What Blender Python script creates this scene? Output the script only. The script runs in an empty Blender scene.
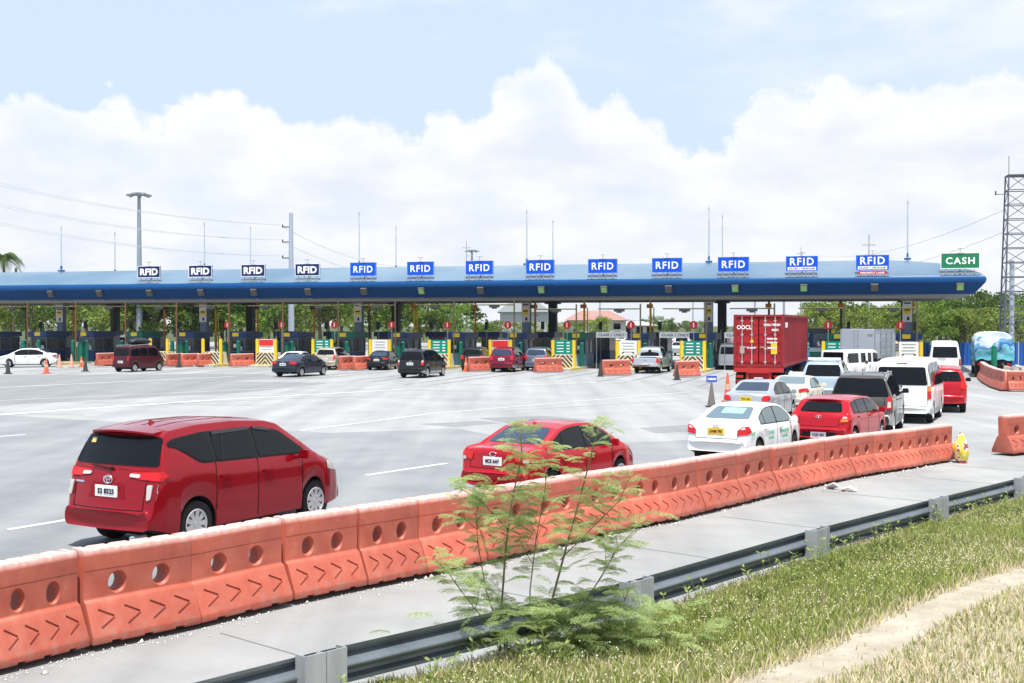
import bpy, bmesh, math, random
import numpy as np
from mathutils import Vector, Matrix
from mathutils.bvhtree import BVHTree
from mathutils.geometry import tessellate_polygon
PI = math.pi
R = math.radians
scene = bpy.context.scene
# ------------------------------------------------------------------ camera
F = 1250.0; HOR = 323.0; CH = 3.4
PITCH = math.atan((341.5-HOR)/F)
cam_d = bpy.data.cameras.new('camera'); cam = bpy.data.objects.new('camera', cam_d)
scene.collection.objects.link(cam); scene.camera = cam
cam_d.sensor_width = 36; cam_d.lens = 36*F/1024; cam_d.clip_end = 6000; cam_d.clip_start = .1
cam.location = (0, 0, CH); cam.rotation_euler = (PI/2-PITCH, 0, 0)
# ------------------------------------------------------------------ light
SUN_EL = R(73); SUN_AZ = math.atan2(.02, -1.0)      # azimuth measured from +Y towards +X
sd = Vector((math.sin(SUN_AZ)*math.cos(SUN_EL), math.cos(SUN_AZ)*math.cos(SUN_EL), math.sin(SUN_EL)))
sun_d = bpy.data.lights.new('sun', 'SUN'); sun = bpy.data.objects.new('sun', sun_d)
scene.collection.objects.link(sun); sun_d.energy = 4.9; sun_d.angle = R(.5); sun_d.color = (1, .965, .91)
sun.rotation_euler = sd.to_track_quat('Z', 'Y').to_euler(); sun.location = (0, 0, 60)
scene.view_settings.view_transform = 'Standard'; scene.view_settings.look = 'None'
scene.view_settings.exposure = .52; scene.view_settings.gamma = 1
world = bpy.data.worlds.new('World'); scene.world = world; world.use_nodes = True
def build_world():
    nt = world.node_tree; N = nt.nodes; L = nt.links; N.clear()
    out = N.new('ShaderNodeOutputWorld'); bg = N.new('ShaderNodeBackground'); bg.inputs[1].default_value = .1
    L.new(bg.outputs[0], out.inputs[0])
    sky = N.new('ShaderNodeTexSky'); sky.sky_type = 'NISHITA'; sky.sun_disc = False
    sky.sun_elevation = SUN_EL; sky.sun_rotation = SUN_AZ; sky.air_density = 1.1; sky.dust_density = 2.2; sky.ozone_density = 1.2
    def M(op, a, b=None, c=None, clamp=False):
        m = N.new('ShaderNodeMath'); m.operation = op; m.use_clamp = clamp
        for i, v in enumerate((a, b, c)):
            if v is None: continue
            if isinstance(v, (int, float)): m.inputs[i].default_value = v
            else: L.new(v, m.inputs[i])
        return m.outputs[0]
    tc = N.new('ShaderNodeTexCoord'); sp = N.new('ShaderNodeSeparateXYZ'); L.new(tc.outputs['Generated'], sp.inputs[0])
    az = M('ARCTAN2', sp.outputs[0], sp.outputs[1])
    el = M('ARCSINE', sp.outputs[2])
    # cumulus bank: its upper edge as elevation over azimuth
    pts = [(-260,100),(-120,85),(0,106),(60,101),(85,108),(112,93),(165,112),(205,86),(232,90),(260,101),(300,105),(330,113),(350,102),(385,110),(412,121),
           (440,95),(470,92),(510,75),(549,47),(587,90),(630,96),(664,120),(680,140),(722,131),(733,104),(775,92),(810,94),(842,72),(872,90),(925,97),(947,105),(985,78)]
    ramp = N.new('ShaderNodeValToRGB'); cr = ramp.color_ramp; cr.interpolation = 'LINEAR'
    A0, A1 = -.65, .65
    def ang(x): return (math.atan((x-512)/F)-A0)/(A1-A0)
    def elev(y): return (HOR-y)/F
    pts = pts[:31]
    for j, (x, y) in ((0, pts[0]), (1, pts[-1])):
        cr.elements[j].position = (0.0, 1.0)[j]; v = elev(y)*3; cr.elements[j].color = (v, v, v, 1)
    for x, y in pts[1:-1] + [(985, 78)]:
        e = cr.elements.new(ang(x)); v = elev(y)*3; e.color = (v, v, v, 1)
    azn = M('DIVIDE', M('SUBTRACT', az, A0), A1-A0)
    n1 = N.new('ShaderNodeTexNoise'); n1.inputs['Scale'].default_value = 20; n1.inputs['Detail'].default_value = 9; n1.inputs['Roughness'].default_value = .6
    L.new(tc.outputs['Generated'], n1.inputs[0])
    n2 = N.new('ShaderNodeTexVoronoi'); n2.feature = 'SMOOTH_F1'; n2.inputs['Scale'].default_value = 34; n2.inputs['Detail'].default_value = 3; n2.inputs['Smoothness'].default_value = .6
    L.new(tc.outputs['Generated'], n2.inputs[0])
    wob = M('MULTIPLY', M('SUBTRACT', n1.outputs[0], .5), .15)
    L.new(M('ADD', azn, M('MULTIPLY', wob, .25)), ramp.inputs[0])
    edge = M('DIVIDE', ramp.outputs[0], 3)
    puff = M('MULTIPLY', M('SUBTRACT', .35, n2.outputs['Distance']), .022)
    d = M('SUBTRACT', M('ADD', M('ADD', edge, M('MULTIPLY', wob, .45)), puff), el)
    mask = M('MULTIPLY_ADD', d, 95, .32, clamp=True)
    # softer high cloud, upper right
    n3 = N.new('ShaderNodeTexNoise'); n3.inputs['Scale'].default_value = 7; n3.inputs['Detail'].default_value = 6; n3.inputs['Roughness'].default_value = .55
    mp = N.new('ShaderNodeMapping'); mp.inputs['Scale'].default_value = (1, 1, 2.6); L.new(tc.outputs['Generated'], mp.inputs[0]); L.new(mp.outputs[0], n3.inputs[0])
    bias = M('MULTIPLY', M('SUBTRACT', az, .08), .55)
    hi = M('MULTIPLY_ADD', M('ADD', M('SUBTRACT', n3.outputs[0], .50), bias), 4.2, 0.0, clamp=True)
    hi = M('MULTIPLY', hi, M('MULTIPLY_ADD', el, 9, -1.1, clamp=True))
    hi = M('MULTIPLY', hi, .75)
    # body shading of the clouds
    n4 = N.new('ShaderNodeTexNoise'); n4.inputs['Scale'].default_value = 13; n4.inputs['Detail'].default_value = 7; n4.inputs['Roughness'].default_value = .55
    L.new(mp.outputs[0], n4.inputs[0])
    cc = N.new('ShaderNodeValToRGB'); e = cc.color_ramp.elements
    e[0].position = .33; e[0].color = (5.75, 6.15, 6.85, 1); e[1].position = .60; e[1].color = (6.9, 6.95, 7.05, 1)
    L.new(n4.outputs[0], cc.inputs[0])
    # bright rim where the bank ends
    rim = M('MULTIPLY', M('SUBTRACT', 1, M('MULTIPLY', d, 22), clamp=True), .75, clamp=True)
    cm = N.new('ShaderNodeMix'); cm.data_type = 'RGBA'; L.new(rim, cm.inputs[0]); L.new(cc.outputs[0], cm.inputs[6]); cm.inputs[7].default_value = (7.5, 7.5, 7.6, 1)
    # thin veil that pales the blue
    veil = N.new('ShaderNodeMix'); veil.data_type = 'RGBA'; veil.inputs[0].default_value = .86; veil.inputs[7].default_value = (5.15, 6.15, 7.5, 1)
    L.new(sky.outputs[0], veil.inputs[6])
    m1 = N.new('ShaderNodeMix'); m1.data_type = 'RGBA'; L.new(hi, m1.inputs[0]); L.new(veil.outputs[2], m1.inputs[6]); m1.inputs[7].default_value = (6.9, 7.1, 7.5, 1)
    m2 = N.new('ShaderNodeMix'); m2.data_type = 'RGBA'; nb = N.new('ShaderNodeTexNoise'); nb.inputs['Scale'].default_value = 10; nb.inputs['Detail'].default_value = 6; L.new(mp.outputs[0], nb.inputs[0])
    hole = M('MAXIMUM', M('MULTIPLY_ADD', nb.outputs[0], 2.2, -.12, clamp=True), M('MULTIPLY', rim, 1.25, clamp=True))
    L.new(M('MULTIPLY', mask, hole), m2.inputs[0]); L.new(m1.outputs[2], m2.inputs[6]); L.new(cm.outputs[2], m2.inputs[7])
    L.new(m2.outputs[2], bg.inputs[0])
build_world()
# ------------------------------------------------------------------ pixel -> place
def ray(px, py):
    x = (px-512)/F; y = (341.5-py)/F
    c, s = math.cos(PITCH), math.sin(PITCH)
    return Vector((x, c + y*s, -s + y*c))
def at(px, py, z=0.0):
    d = ray(px, py); t = (z-CH)/d.z
    return Vector((d.x*t, d.y*t, z))
def atY(px, Y, py=None, z=0.0):
    if py is None: return Vector(((px-512)/F*Y, Y, z))
    d = ray(px, py); t = Y/d.y
    return Vector((d.x*t, Y, CH+d.z*t))
# ------------------------------------------------------------------ materials
MATS = {}
def mat(name, col, rough=.6, metal=0.0, coat=0.0, noise=0.0, nscale=8, bump=0.0, bscale=60, col2=None, spec=None, rand=0.0, alpha=None, streak=False):
    if name in MATS: return MATS[name]
    m = bpy.data.materials.new(name); m.use_nodes = True; nt = m.node_tree; b = nt.nodes['Principled BSDF']; N = nt.nodes; L = nt.links
    b.inputs['Base Color'].default_value = (*col, 1); b.inputs['Roughness'].default_value = rough; b.inputs['Metallic'].default_value = metal
    if coat: b.inputs['Coat Weight'].default_value = coat*.5; b.inputs['Coat Roughness'].default_value = .04
    b.inputs['Specular IOR Level'].default_value = .22 if spec is None else spec
    tc = None
    last = None
    if noise or col2:
        tc = N.new('ShaderNodeTexCoord'); n = N.new('ShaderNodeTexNoise'); n.inputs['Scale'].default_value = nscale; n.inputs['Detail'].default_value = 6; n.inputs['Roughness'].default_value = .62
        src = tc.outputs['Object']
        if streak:
            mp = N.new('ShaderNodeMapping'); mp.inputs['Scale'].default_value = (1, 1, .12); L.new(src, mp.inputs[0]); src = mp.outputs[0]
        L.new(src, n.inputs[0])
        r = N.new('ShaderNodeValToRGB'); r.color_ramp.elements[0].position = .3; r.color_ramp.elements[1].position = .7
        c2 = col2 if col2 else tuple(min(1, c*(1+noise)) for c in col)
        c1 = col if col2 else tuple(c*(1-noise) for c in col)
        r.color_ramp.elements[0].color = (*c1, 1); r.color_ramp.elements[1].color = (*c2, 1)
        L.new(n.outputs[0], r.inputs[0]); last = r.outputs[0]
    if rand:
        oi = N.new('ShaderNodeObjectInfo'); hs = N.new('ShaderNodeHueSaturation')
        mr = N.new('ShaderNodeMapRange'); mr.inputs[3].default_value = 1-rand; mr.inputs[4].default_value = 1+rand
        L.new(oi.outputs['Random'], mr.inputs[0]); L.new(mr.outputs[0], hs.inputs['Value'])
        if last: L.new(last, hs.inputs['Color'])
        else: hs.inputs['Color'].default_value = (*col, 1)
        last = hs.outputs[0]
    if last: L.new(last, b.inputs['Base Color'])
    if bump:
        tc = tc or N.new('ShaderNodeTexCoord'); n = N.new('ShaderNodeTexNoise'); n.inputs['Scale'].default_value = bscale; n.inputs['Detail'].default_value = 5
        L.new(tc.outputs['Object'], n.inputs[0]); bp = N.new('ShaderNodeBump'); bp.inputs['Strength'].default_value = bump; bp.inputs['Distance'].default_value = .02
        L.new(n.outputs[0], bp.inputs['Height']); L.new(bp.outputs[0], b.inputs['Normal'])
    MATS[name] = m
    return m
def leafmat(name, c1, c2, trans=.35, rand=.25):
    m = bpy.data.materials.new(name); m.use_nodes = True; nt = m.node_tree; N = nt.nodes; L = nt.links; N.clear()
    out = N.new('ShaderNodeOutputMaterial'); d = N.new('ShaderNodeBsdfDiffuse'); t = N.new('ShaderNodeBsdfTranslucent'); mx = N.new('ShaderNodeMixShader'); mx.inputs[0].default_value = trans
    geo = N.new('ShaderNodeNewGeometry'); r = N.new('ShaderNodeValToRGB'); r.color_ramp.elements[0].color = (*c1, 1); r.color_ramp.elements[1].color = (*c2, 1)
    L.new(geo.outputs['Random Per Island'], r.inputs[0])
    oi = N.new('ShaderNodeObjectInfo'); hs = N.new('ShaderNodeHueSaturation'); mr = N.new('ShaderNodeMapRange'); mr.inputs[3].default_value = 1-rand; mr.inputs[4].default_value = 1+rand
    L.new(oi.outputs['Random'], mr.inputs[0]); L.new(mr.outputs[0], hs.inputs['Value']); L.new(r.outputs[0], hs.inputs['Color'])
    L.new(hs.outputs[0], d.inputs[0]); L.new(hs.outputs[0], t.inputs[0]); L.new(d.outputs[0], mx.inputs[1]); L.new(t.outputs[0], mx.inputs[2]); L.new(mx.outputs[0], out.inputs[0])
    MATS[name] = m
    return m
def paint(name, col, metal=.25, rough=.32): return mat('paint_'+name, col, rough=rough, metal=metal, coat=1.0, rand=0)
glass = mat('tinted_glass', (.003, .004, .006), rough=.02, spec=.28)
glass_b = mat('blue_tinted_glass', (.02, .035, .065), rough=.03, spec=.6)
glass_c = mat('clear_window', (.12, .17, .19), rough=.05, spec=.8)
black = mat('black_plastic', (.012, .012, .013), rough=.5)
under = mat('underbody', (.01, .01, .01), rough=.9)
tyre_m = mat('tyre_rubber', (.018, .018, .019), rough=.85, bump=.2)
alloy = mat('alloy', (.62, .63, .65), rough=.3, metal=.7)
chrome = mat('chrome', (.75, .76, .78), rough=.12, metal=1)
redlamp = mat('red_lens', (.55, .008, .012), rough=.12, coat=1)
clearlamp = mat('clear_lens', (.48, .45, .44), rough=.12, coat=1)
amber = mat('amber_lens', (.8, .22, .03), rough=.15, coat=1)
white_p = mat('white_enamel', (.78, .78, .77), rough=.45)
plate_w = mat('white_plate', (.8, .8, .8), rough=.5); plate_y = mat('yellow_plate', (.72, .5, .05), rough=.5)
ink = mat('dark_ink', (.02, .025, .04), rough=.6); green_ink = mat('green_print', (.12, .42, .25), rough=.6); navy_ink = mat('navy_print', (.03, .07, .25), rough=.6)
white_ink = mat('white_print', (.85, .85, .85), rough=.6)
steel = mat('galvanised_steel', (.42, .46, .5), rough=.45, metal=.35, noise=.15, nscale=3)
dark_steel = mat('dark_steel', (.05, .055, .06), rough=.6)
yellow_p = mat('yellow_enamel', (.78, .55, .03), rough=.5, noise=.08, nscale=4)
orange_p = mat('orange_pole_paint', (.62, .26, .05), rough=.6, noise=.15, nscale=3)
# ------------------------------------------------------------------ objects
def tag(o, label=None, cat=None, group=None, kind=None):
    if label: o['label'] = label
    if cat: o['category'] = cat
    if group: o['group'] = group
    if kind: o['kind'] = kind
    return o
def link(o): scene.collection.objects.link(o); return o
def empty(name, loc=(0, 0, 0), rz=0.0):
    o = bpy.data.objects.new(name, None); link(o); o.location = loc; o.rotation_euler = (0, 0, rz); o.empty_display_size = .3
    return o
def newobj(name, me, parent=None):
    o = bpy.data.objects.new(name, me); link(o)
    if parent is not None: o.parent = parent
    return o
def bm_to(name, bm, mats, parent=None, smooth=35, loc=None):
    me = bpy.data.meshes.new(name)
    if smooth is not None:
        ca = R(smooth)
        for f in bm.faces: f.smooth = True
        for e in bm.edges:
            if len(e.link_faces) == 2:
                if e.link_faces[0].normal.angle(e.link_faces[1].normal, 0) > ca: e.smooth = False
    bm.to_mesh(me); bm.free()
    for m in (mats if isinstance(mats, (list, tuple)) else [mats]): me.materials.append(m)
    o = newobj(name, me, parent)
    if loc is not None: o.location = loc
    return o
def clone(o, parent=None):
    c = o.copy(); link(c); c.parent = parent
    for ch in list(o.children): clone(ch, c)
    return c
class MB:
    """collects shapes for ONE mesh object"""
    def __init__(s): s.v = []; s.f = []; s.m = []
    def add(s, vs, fs, mi=0):
        o = len(s.v); s.v.extend([tuple(v) for v in vs]); s.f.extend([tuple(i+o for i in f) for f in fs]); s.m.extend([mi]*len(fs)); return s
    def box(s, c, size, rz=0, mi=0, rx=0, ry=0, taper=1.0):
        hx, hy, hz = size[0]/2, size[1]/2, size[2]/2
        M = Matrix.Translation(c) @ Matrix.Rotation(rz, 4, 'Z') @ Matrix.Rotation(ry, 4, 'Y') @ Matrix.Rotation(rx, 4, 'X')
        vs = [M @ Vector((x*hx*(taper if z > 0 else 1), y*hy*(taper if z > 0 else 1), z*hz)) for z in (-1, 1) for x, y in ((-1, -1), (1, -1), (1, 1), (-1, 1))]
        return s.add(vs, [(3, 2, 1, 0), (4, 5, 6, 7), (0, 1, 5, 4), (1, 2, 6, 5), (2, 3, 7, 6), (3, 0, 4, 7)], mi)
    def cyl(s, p0, p1, r0, r1=None, n=8, mi=0, cap=True):
        r1 = r0 if r1 is None else r1
        p0 = Vector(p0); p1 = Vector(p1); d = (p1-p0).normalized(); a = d.orthogonal().normalized(); b = d.cross(a)
        vs = []
        for p, r in ((p0, r0), (p1, r1)):
            for i in range(n):
                t = 2*PI*i/n; vs.append(p + a*math.cos(t)*r + b*math.sin(t)*r)
        fs = [(i, (i+1) % n, n+(i+1) % n, n+i) for i in range(n)]
        if cap: fs += [tuple(range(n-1, -1, -1)), tuple(range(n, 2*n))]
        return s.add(vs, fs, mi)
    def prism(s, prof, p0, p1, up=Vector((0, 0, 1)), mi=0, side=None):
        """profile (a,b): a sideways, b up, swept from p0 to p1"""
        p0 = Vector(p0); p1 = Vector(p1); d = (p1-p0).normalized(); sd_ = side or d.cross(up).normalized()
        n = len(prof); vs = [p + sd_*a + up*b for p in (p0, p1) for a, b in prof]
        fs = [(i, (i+1) % n, n+(i+1) % n, n+i) for i in range(n)] + [tuple(range(n-1, -1, -1)), tuple(range(n, 2*n))]
        return s.add(vs, fs, mi)
    def lathe(s, prof, c, n=24, axis='Z', mi=0):
        vs = []; fs = []; k = len(prof); c = Vector(c)
        for i in range(n):
            t = 2*PI*i/n
            for r, h in prof:
                v = Vector((math.cos(t)*r, math.sin(t)*r, h)) if axis == 'Z' else Vector((math.cos(t)*r, h, math.sin(t)*r))
                vs.append(c+v)
        for i in range(n):
            for j in range(k-1):
                a, b = i*k+j, ((i+1) % n)*k+j
                fs.append((a, b, b+1, a+1))
        return s.add(vs, fs, mi)
    def quad(s, a, b, c, d, mi=0): return s.add([a, b, c, d], [(0, 1, 2, 3)], mi)
    def build(s, name, mats, parent=None, smooth=35, loc=None, bevel=0, fix=True):
        bm = bmesh.new(); vs = [bm.verts.new(v) for v in s.v]; 
        for f, mi in zip(s.f, s.m):
            try:
                nf = bm.faces.new([vs[i] for i in f]); nf.material_index = mi
            except ValueError: pass
        bm.normal_update()
        if fix: bmesh.ops.recalc_face_normals(bm, faces=bm.faces)
        if bevel: bmesh.ops.bevel(bm, geom=[e for e in bm.edges if len(e.link_faces) == 2 and e.calc_face_angle(0) > .6], offset=bevel, segments=2, affect='EDGES', clamp_overlap=True)
        return bm_to(name, bm, mats, parent, smooth, loc)
def fastmesh(name, verts, faces_flat, nper, mats, parent=None, smooth=False):
    me = bpy.data.meshes.new(name); nf = len(faces_flat)//nper
    me.vertices.add(len(verts)); me.vertices.foreach_set('co', np.asarray(verts, dtype=np.float32).ravel())
    me.loops.add(len(faces_flat)); me.loops.foreach_set('vertex_index', np.asarray(faces_flat, dtype=np.int32))
    me.polygons.add(nf); me.polygons.foreach_set('loop_start', np.arange(0, nf*nper, nper, dtype=np.int32))
    me.update(calc_edges=True)
    for m in (mats if isinstance(mats, (list, tuple)) else [mats]): me.materials.append(m)
    return newobj(name, me, parent)
def sheet(name, pts, z, m, kind='structure', sub=None):
    bm = bmesh.new(); vs = [bm.verts.new((p[0], p[1], z)) for p in pts]; f = bm.faces.new(vs)
    bm.normal_update()
    if f.normal.z < 0: bmesh.ops.reverse_faces(bm, faces=[f])
    o = bm_to(name, bm, m, None, None)
    if kind: o['kind'] = kind
    return o
_txt = {}
def text(name, s, size, M, m, parent, bold=.0, ext=.004, width=None, sx=1.0, space=0.0):
    """flat lettering; local x right, y up, z towards the reader, M places it in the parent's frame"""
    key = (s, size, bold, ext, width, sx, m.name, space)
    if key not in _txt:
        cu = bpy.data.curves.new('t', 'FONT'); cu.body = s; cu.size = size; cu.extrude = ext; cu.offset = bold; cu.align_x = 'CENTER'; cu.align_y = 'CENTER'; cu.resolution_u = 3; cu.space_character = 1.0+space
        o = bpy.data.objects.new('t', cu); link(o); dg = bpy.context.evaluated_depsgraph_get()
        me = bpy.data.meshes.new_from_object(o.evaluated_get(dg)); bpy.data.objects.remove(o); bpy.data.curves.remove(cu)
        xs = [v.co.x for v in me.vertices]; ys = [v.co.y for v in me.vertices]
        if xs:
            k = (width/(max(xs)-min(xs))) if width else sx; cx = (max(xs)+min(xs))/2; cy = (max(ys)+min(ys))/2
            for v in me.vertices: v.co.x = (v.co.x-cx)*k; v.co.y -= cy
        me.materials.clear(); me.materials.append(m); _txt[key] = me
    o = newobj(name, _txt[key], parent); o.matrix_local = M
    return o
def face_mat(c, right, up):
    right = Vector(right).normalized(); up = Vector(up).normalized(); n = right.cross(up)
    M = Matrix((right, up, n)).transposed().to_4x4(); M.translation = Vector(c); return M
ORD = ['first','second','third','fourth','fifth','sixth','seventh','eighth','ninth','tenth','eleventh','twelfth','thirteenth','fourteenth','fifteenth','sixteenth','seventeenth','eighteenth','nineteenth','twentieth','twenty-first','twenty-second','twenty-third','twenty-fourth','twenty-fifth','twenty-sixth','twenty-seventh','twenty-eighth','twenty-ninth','thirtieth','thirty-first','thirty-second','thirty-third','thirty-fourth','thirty-fifth','thirty-sixth','thirty-seventh','thirty-eighth','thirty-ninth','fortieth']
# ================================================================== VEHICLES
def interp(pts, x):
    if x <= pts[0][0]: return pts[0][1]
    for (a, b), (c, d) in zip(pts, pts[1:]):
        if x <= c: return b+(d-b)*(x-a)/(c-a) if c > a else d
    return pts[-1][1]
def smooth_interp(pts, x, w=.05):
    return (interp(pts, x-w)+2*interp(pts, x)+interp(pts, x+w))/4
def smoothstep(t): t = max(0, min(1, t)); return t*t*(3-2*t)
def fillet(poly, r, n=4):
    out = []; k = len(poly)
    for i in range(k):
        p0 = Vector(poly[i-1]); p1 = Vector(poly[i]); p2 = Vector(poly[(i+1) % k])
        a = (p0-p1); b = (p2-p1); rr = min(r, a.length*.45, b.length*.45)
        A = p1+a.normalized()*rr; B = p1+b.normalized()*rr
        for j in range(n+1):
            t = j/n; q = A*(1-t)**2+p1*2*t*(1-t)+B*t*t; out.append((q.x, q.y))
    return out
def decal(bvh, poly, view, eps=.006, grid=.07, mirror=False, side=1):
    """polygon in a view plane laid on the body as a thin solid skin.
    view: 'side' (x,z) on y=side, 'rear' (y,z), 'front' (y,z), 'top' (x,y)"""
    bm = bmesh.new(); vs = [bm.verts.new((u, v, 0)) for u, v in poly]; bm.faces.new(vs)
    us = [p[0] for p in poly]; vv = [p[1] for p in poly]
    for ax, lo, hi in ((0, min(us), max(us)), (1, min(vv), max(vv))):
        n = int((hi-lo)/grid)
        for i in range(1, n+1):
            co = [0, 0, 0]; no = [0, 0, 0]; co[ax] = lo+(hi-lo)*i/(n+1); no[ax] = 1
            bmesh.ops.bisect_plane(bm, geom=bm.verts[:]+bm.edges[:]+bm.faces[:], plane_co=co, plane_no=no)
    last = None
    base = {}
    for v in bm.verts:
        u, w = v.co.x, v.co.y
        if view == 'side': o = Vector((u, side*4, w)); d = Vector((0, -side, 0))
        elif view == 'rear': o = Vector((-6, u, w)); d = Vector((1, 0, 0))
        elif view == 'front': o = Vector((20, u, w)); d = Vector((-1, 0, 0))
        else: o = Vector((u, w, 8)); d = Vector((0, 0, -1))
        h = bvh.ray_cast(o, d)
        ax_ = {'side': 0, 'rear': 1, 'front': 1, 'top': 0}[view]
        if view == 'rear' and h[0] is not None and h[0].x > 1.6: h = (None,)
        if view == 'side' and h[0] is not None and abs(h[1].y) < .62 and h[0].z < 1.15: h = (None,)
        k_ = 0; cen = 2.2 if ax_ == 0 else 0.0
        while h[0] is None and k_ < 40:
            o[ax_] += .012*(1 if cen > o[ax_] else -1); h = bvh.ray_cast(o, d); k_ += 1
            if view == 'rear' and h[0] is not None and h[0].x > 1.6: h = (None,)
            if view == 'side' and h[0] is not None and abs(h[1].y) < .62 and h[0].z < 1.15: h = (None,)
        if h[0] is None:
            h = bvh.find_nearest(o+d*(5 if last is None else (last-o).dot(d)))
        last = h[0].copy(); base[v] = (h[0], h[1] if h[1].dot(d) < 0 else -h[1], d)
    for v, (p, n, d) in base.items(): v.co = p + n*eps*.6 - d*eps*.7
    bm.normal_update()
    for f in bm.faces:
        d = base[f.verts[0]][2]
        if f.normal.dot(d) > 0: f.normal_flip()
    bm.normal_update()
    bmesh.ops.solidify(bm, geom=bm.faces[:], thickness=eps*.8)
    return bm
def join_bm(a, b):
    me = bpy.data.meshes.new('tmp'); b.to_mesh(me); b.free(); a.from_mesh(me); bpy.data.meshes.remove(me); return a
def make_wheel(root, x, y, r, w, rim_m, style, side, hub=True):
    tb = MB(); a = w/2
    tb.lathe([(r*.62, -a*.9), (r*.93, -a), (r*.99, -a*.8), (r, -a*.3), (r, a*.3), (r*.99, a*.8), (r*.93, a), (r*.62, a*.9)], (0, 0, 0), 28, 'Y')
    t = tb.build('wheel', tyre_m, root, loc=(x, y, r))
    rb = MB(); s = side
    rb.lathe([(0, s*a*.35), (r*.6, s*a*.35), (r*.6, -s*a*.8)], (0, 0, 0), 24, 'Y', mi=1)
    rb.lathe([(r*.66, s*a*.9), (r*.63, s*a*.99), (r*.57, s*a*.9), (r*.56, s*a*.4)], (0, 0, 0), 28, 'Y')
    rb.lathe([(0, s*a*.85), (r*.13, s*a*.85), (r*.17, s*a*.4)], (0, 0, 0), 12, 'Y')
    n, wd = {'ten': (9, .17), 'five': (5, .24), 'seven': (7, .16), 'steel': (6, .3)}[style]
    for i in range(n):
        t0 = 2*PI*i/n; c, sn = math.cos(t0), math.sin(t0); p, q = -sn, c
        for k in (0,):
            w0, w1 = wd*r*.45, wd*r*.75
            pts = []
            for yy in (s*a*.4, s*a*.82):
                for rr, ww in ((r*.1, w0), (r*.6, w1)):
                    for sg in (-1, 1): pts.append((c*rr+p*ww*sg, yy, sn*rr+q*ww*sg))
            rb.add(pts, [(4, 5, 7, 6), (0, 1, 5, 4), (2, 6, 7, 3), (0, 4, 6, 2), (1, 3, 7, 5)])
    rb.build('rim', [rim_m, black], t, fix=False)
    return t
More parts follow.
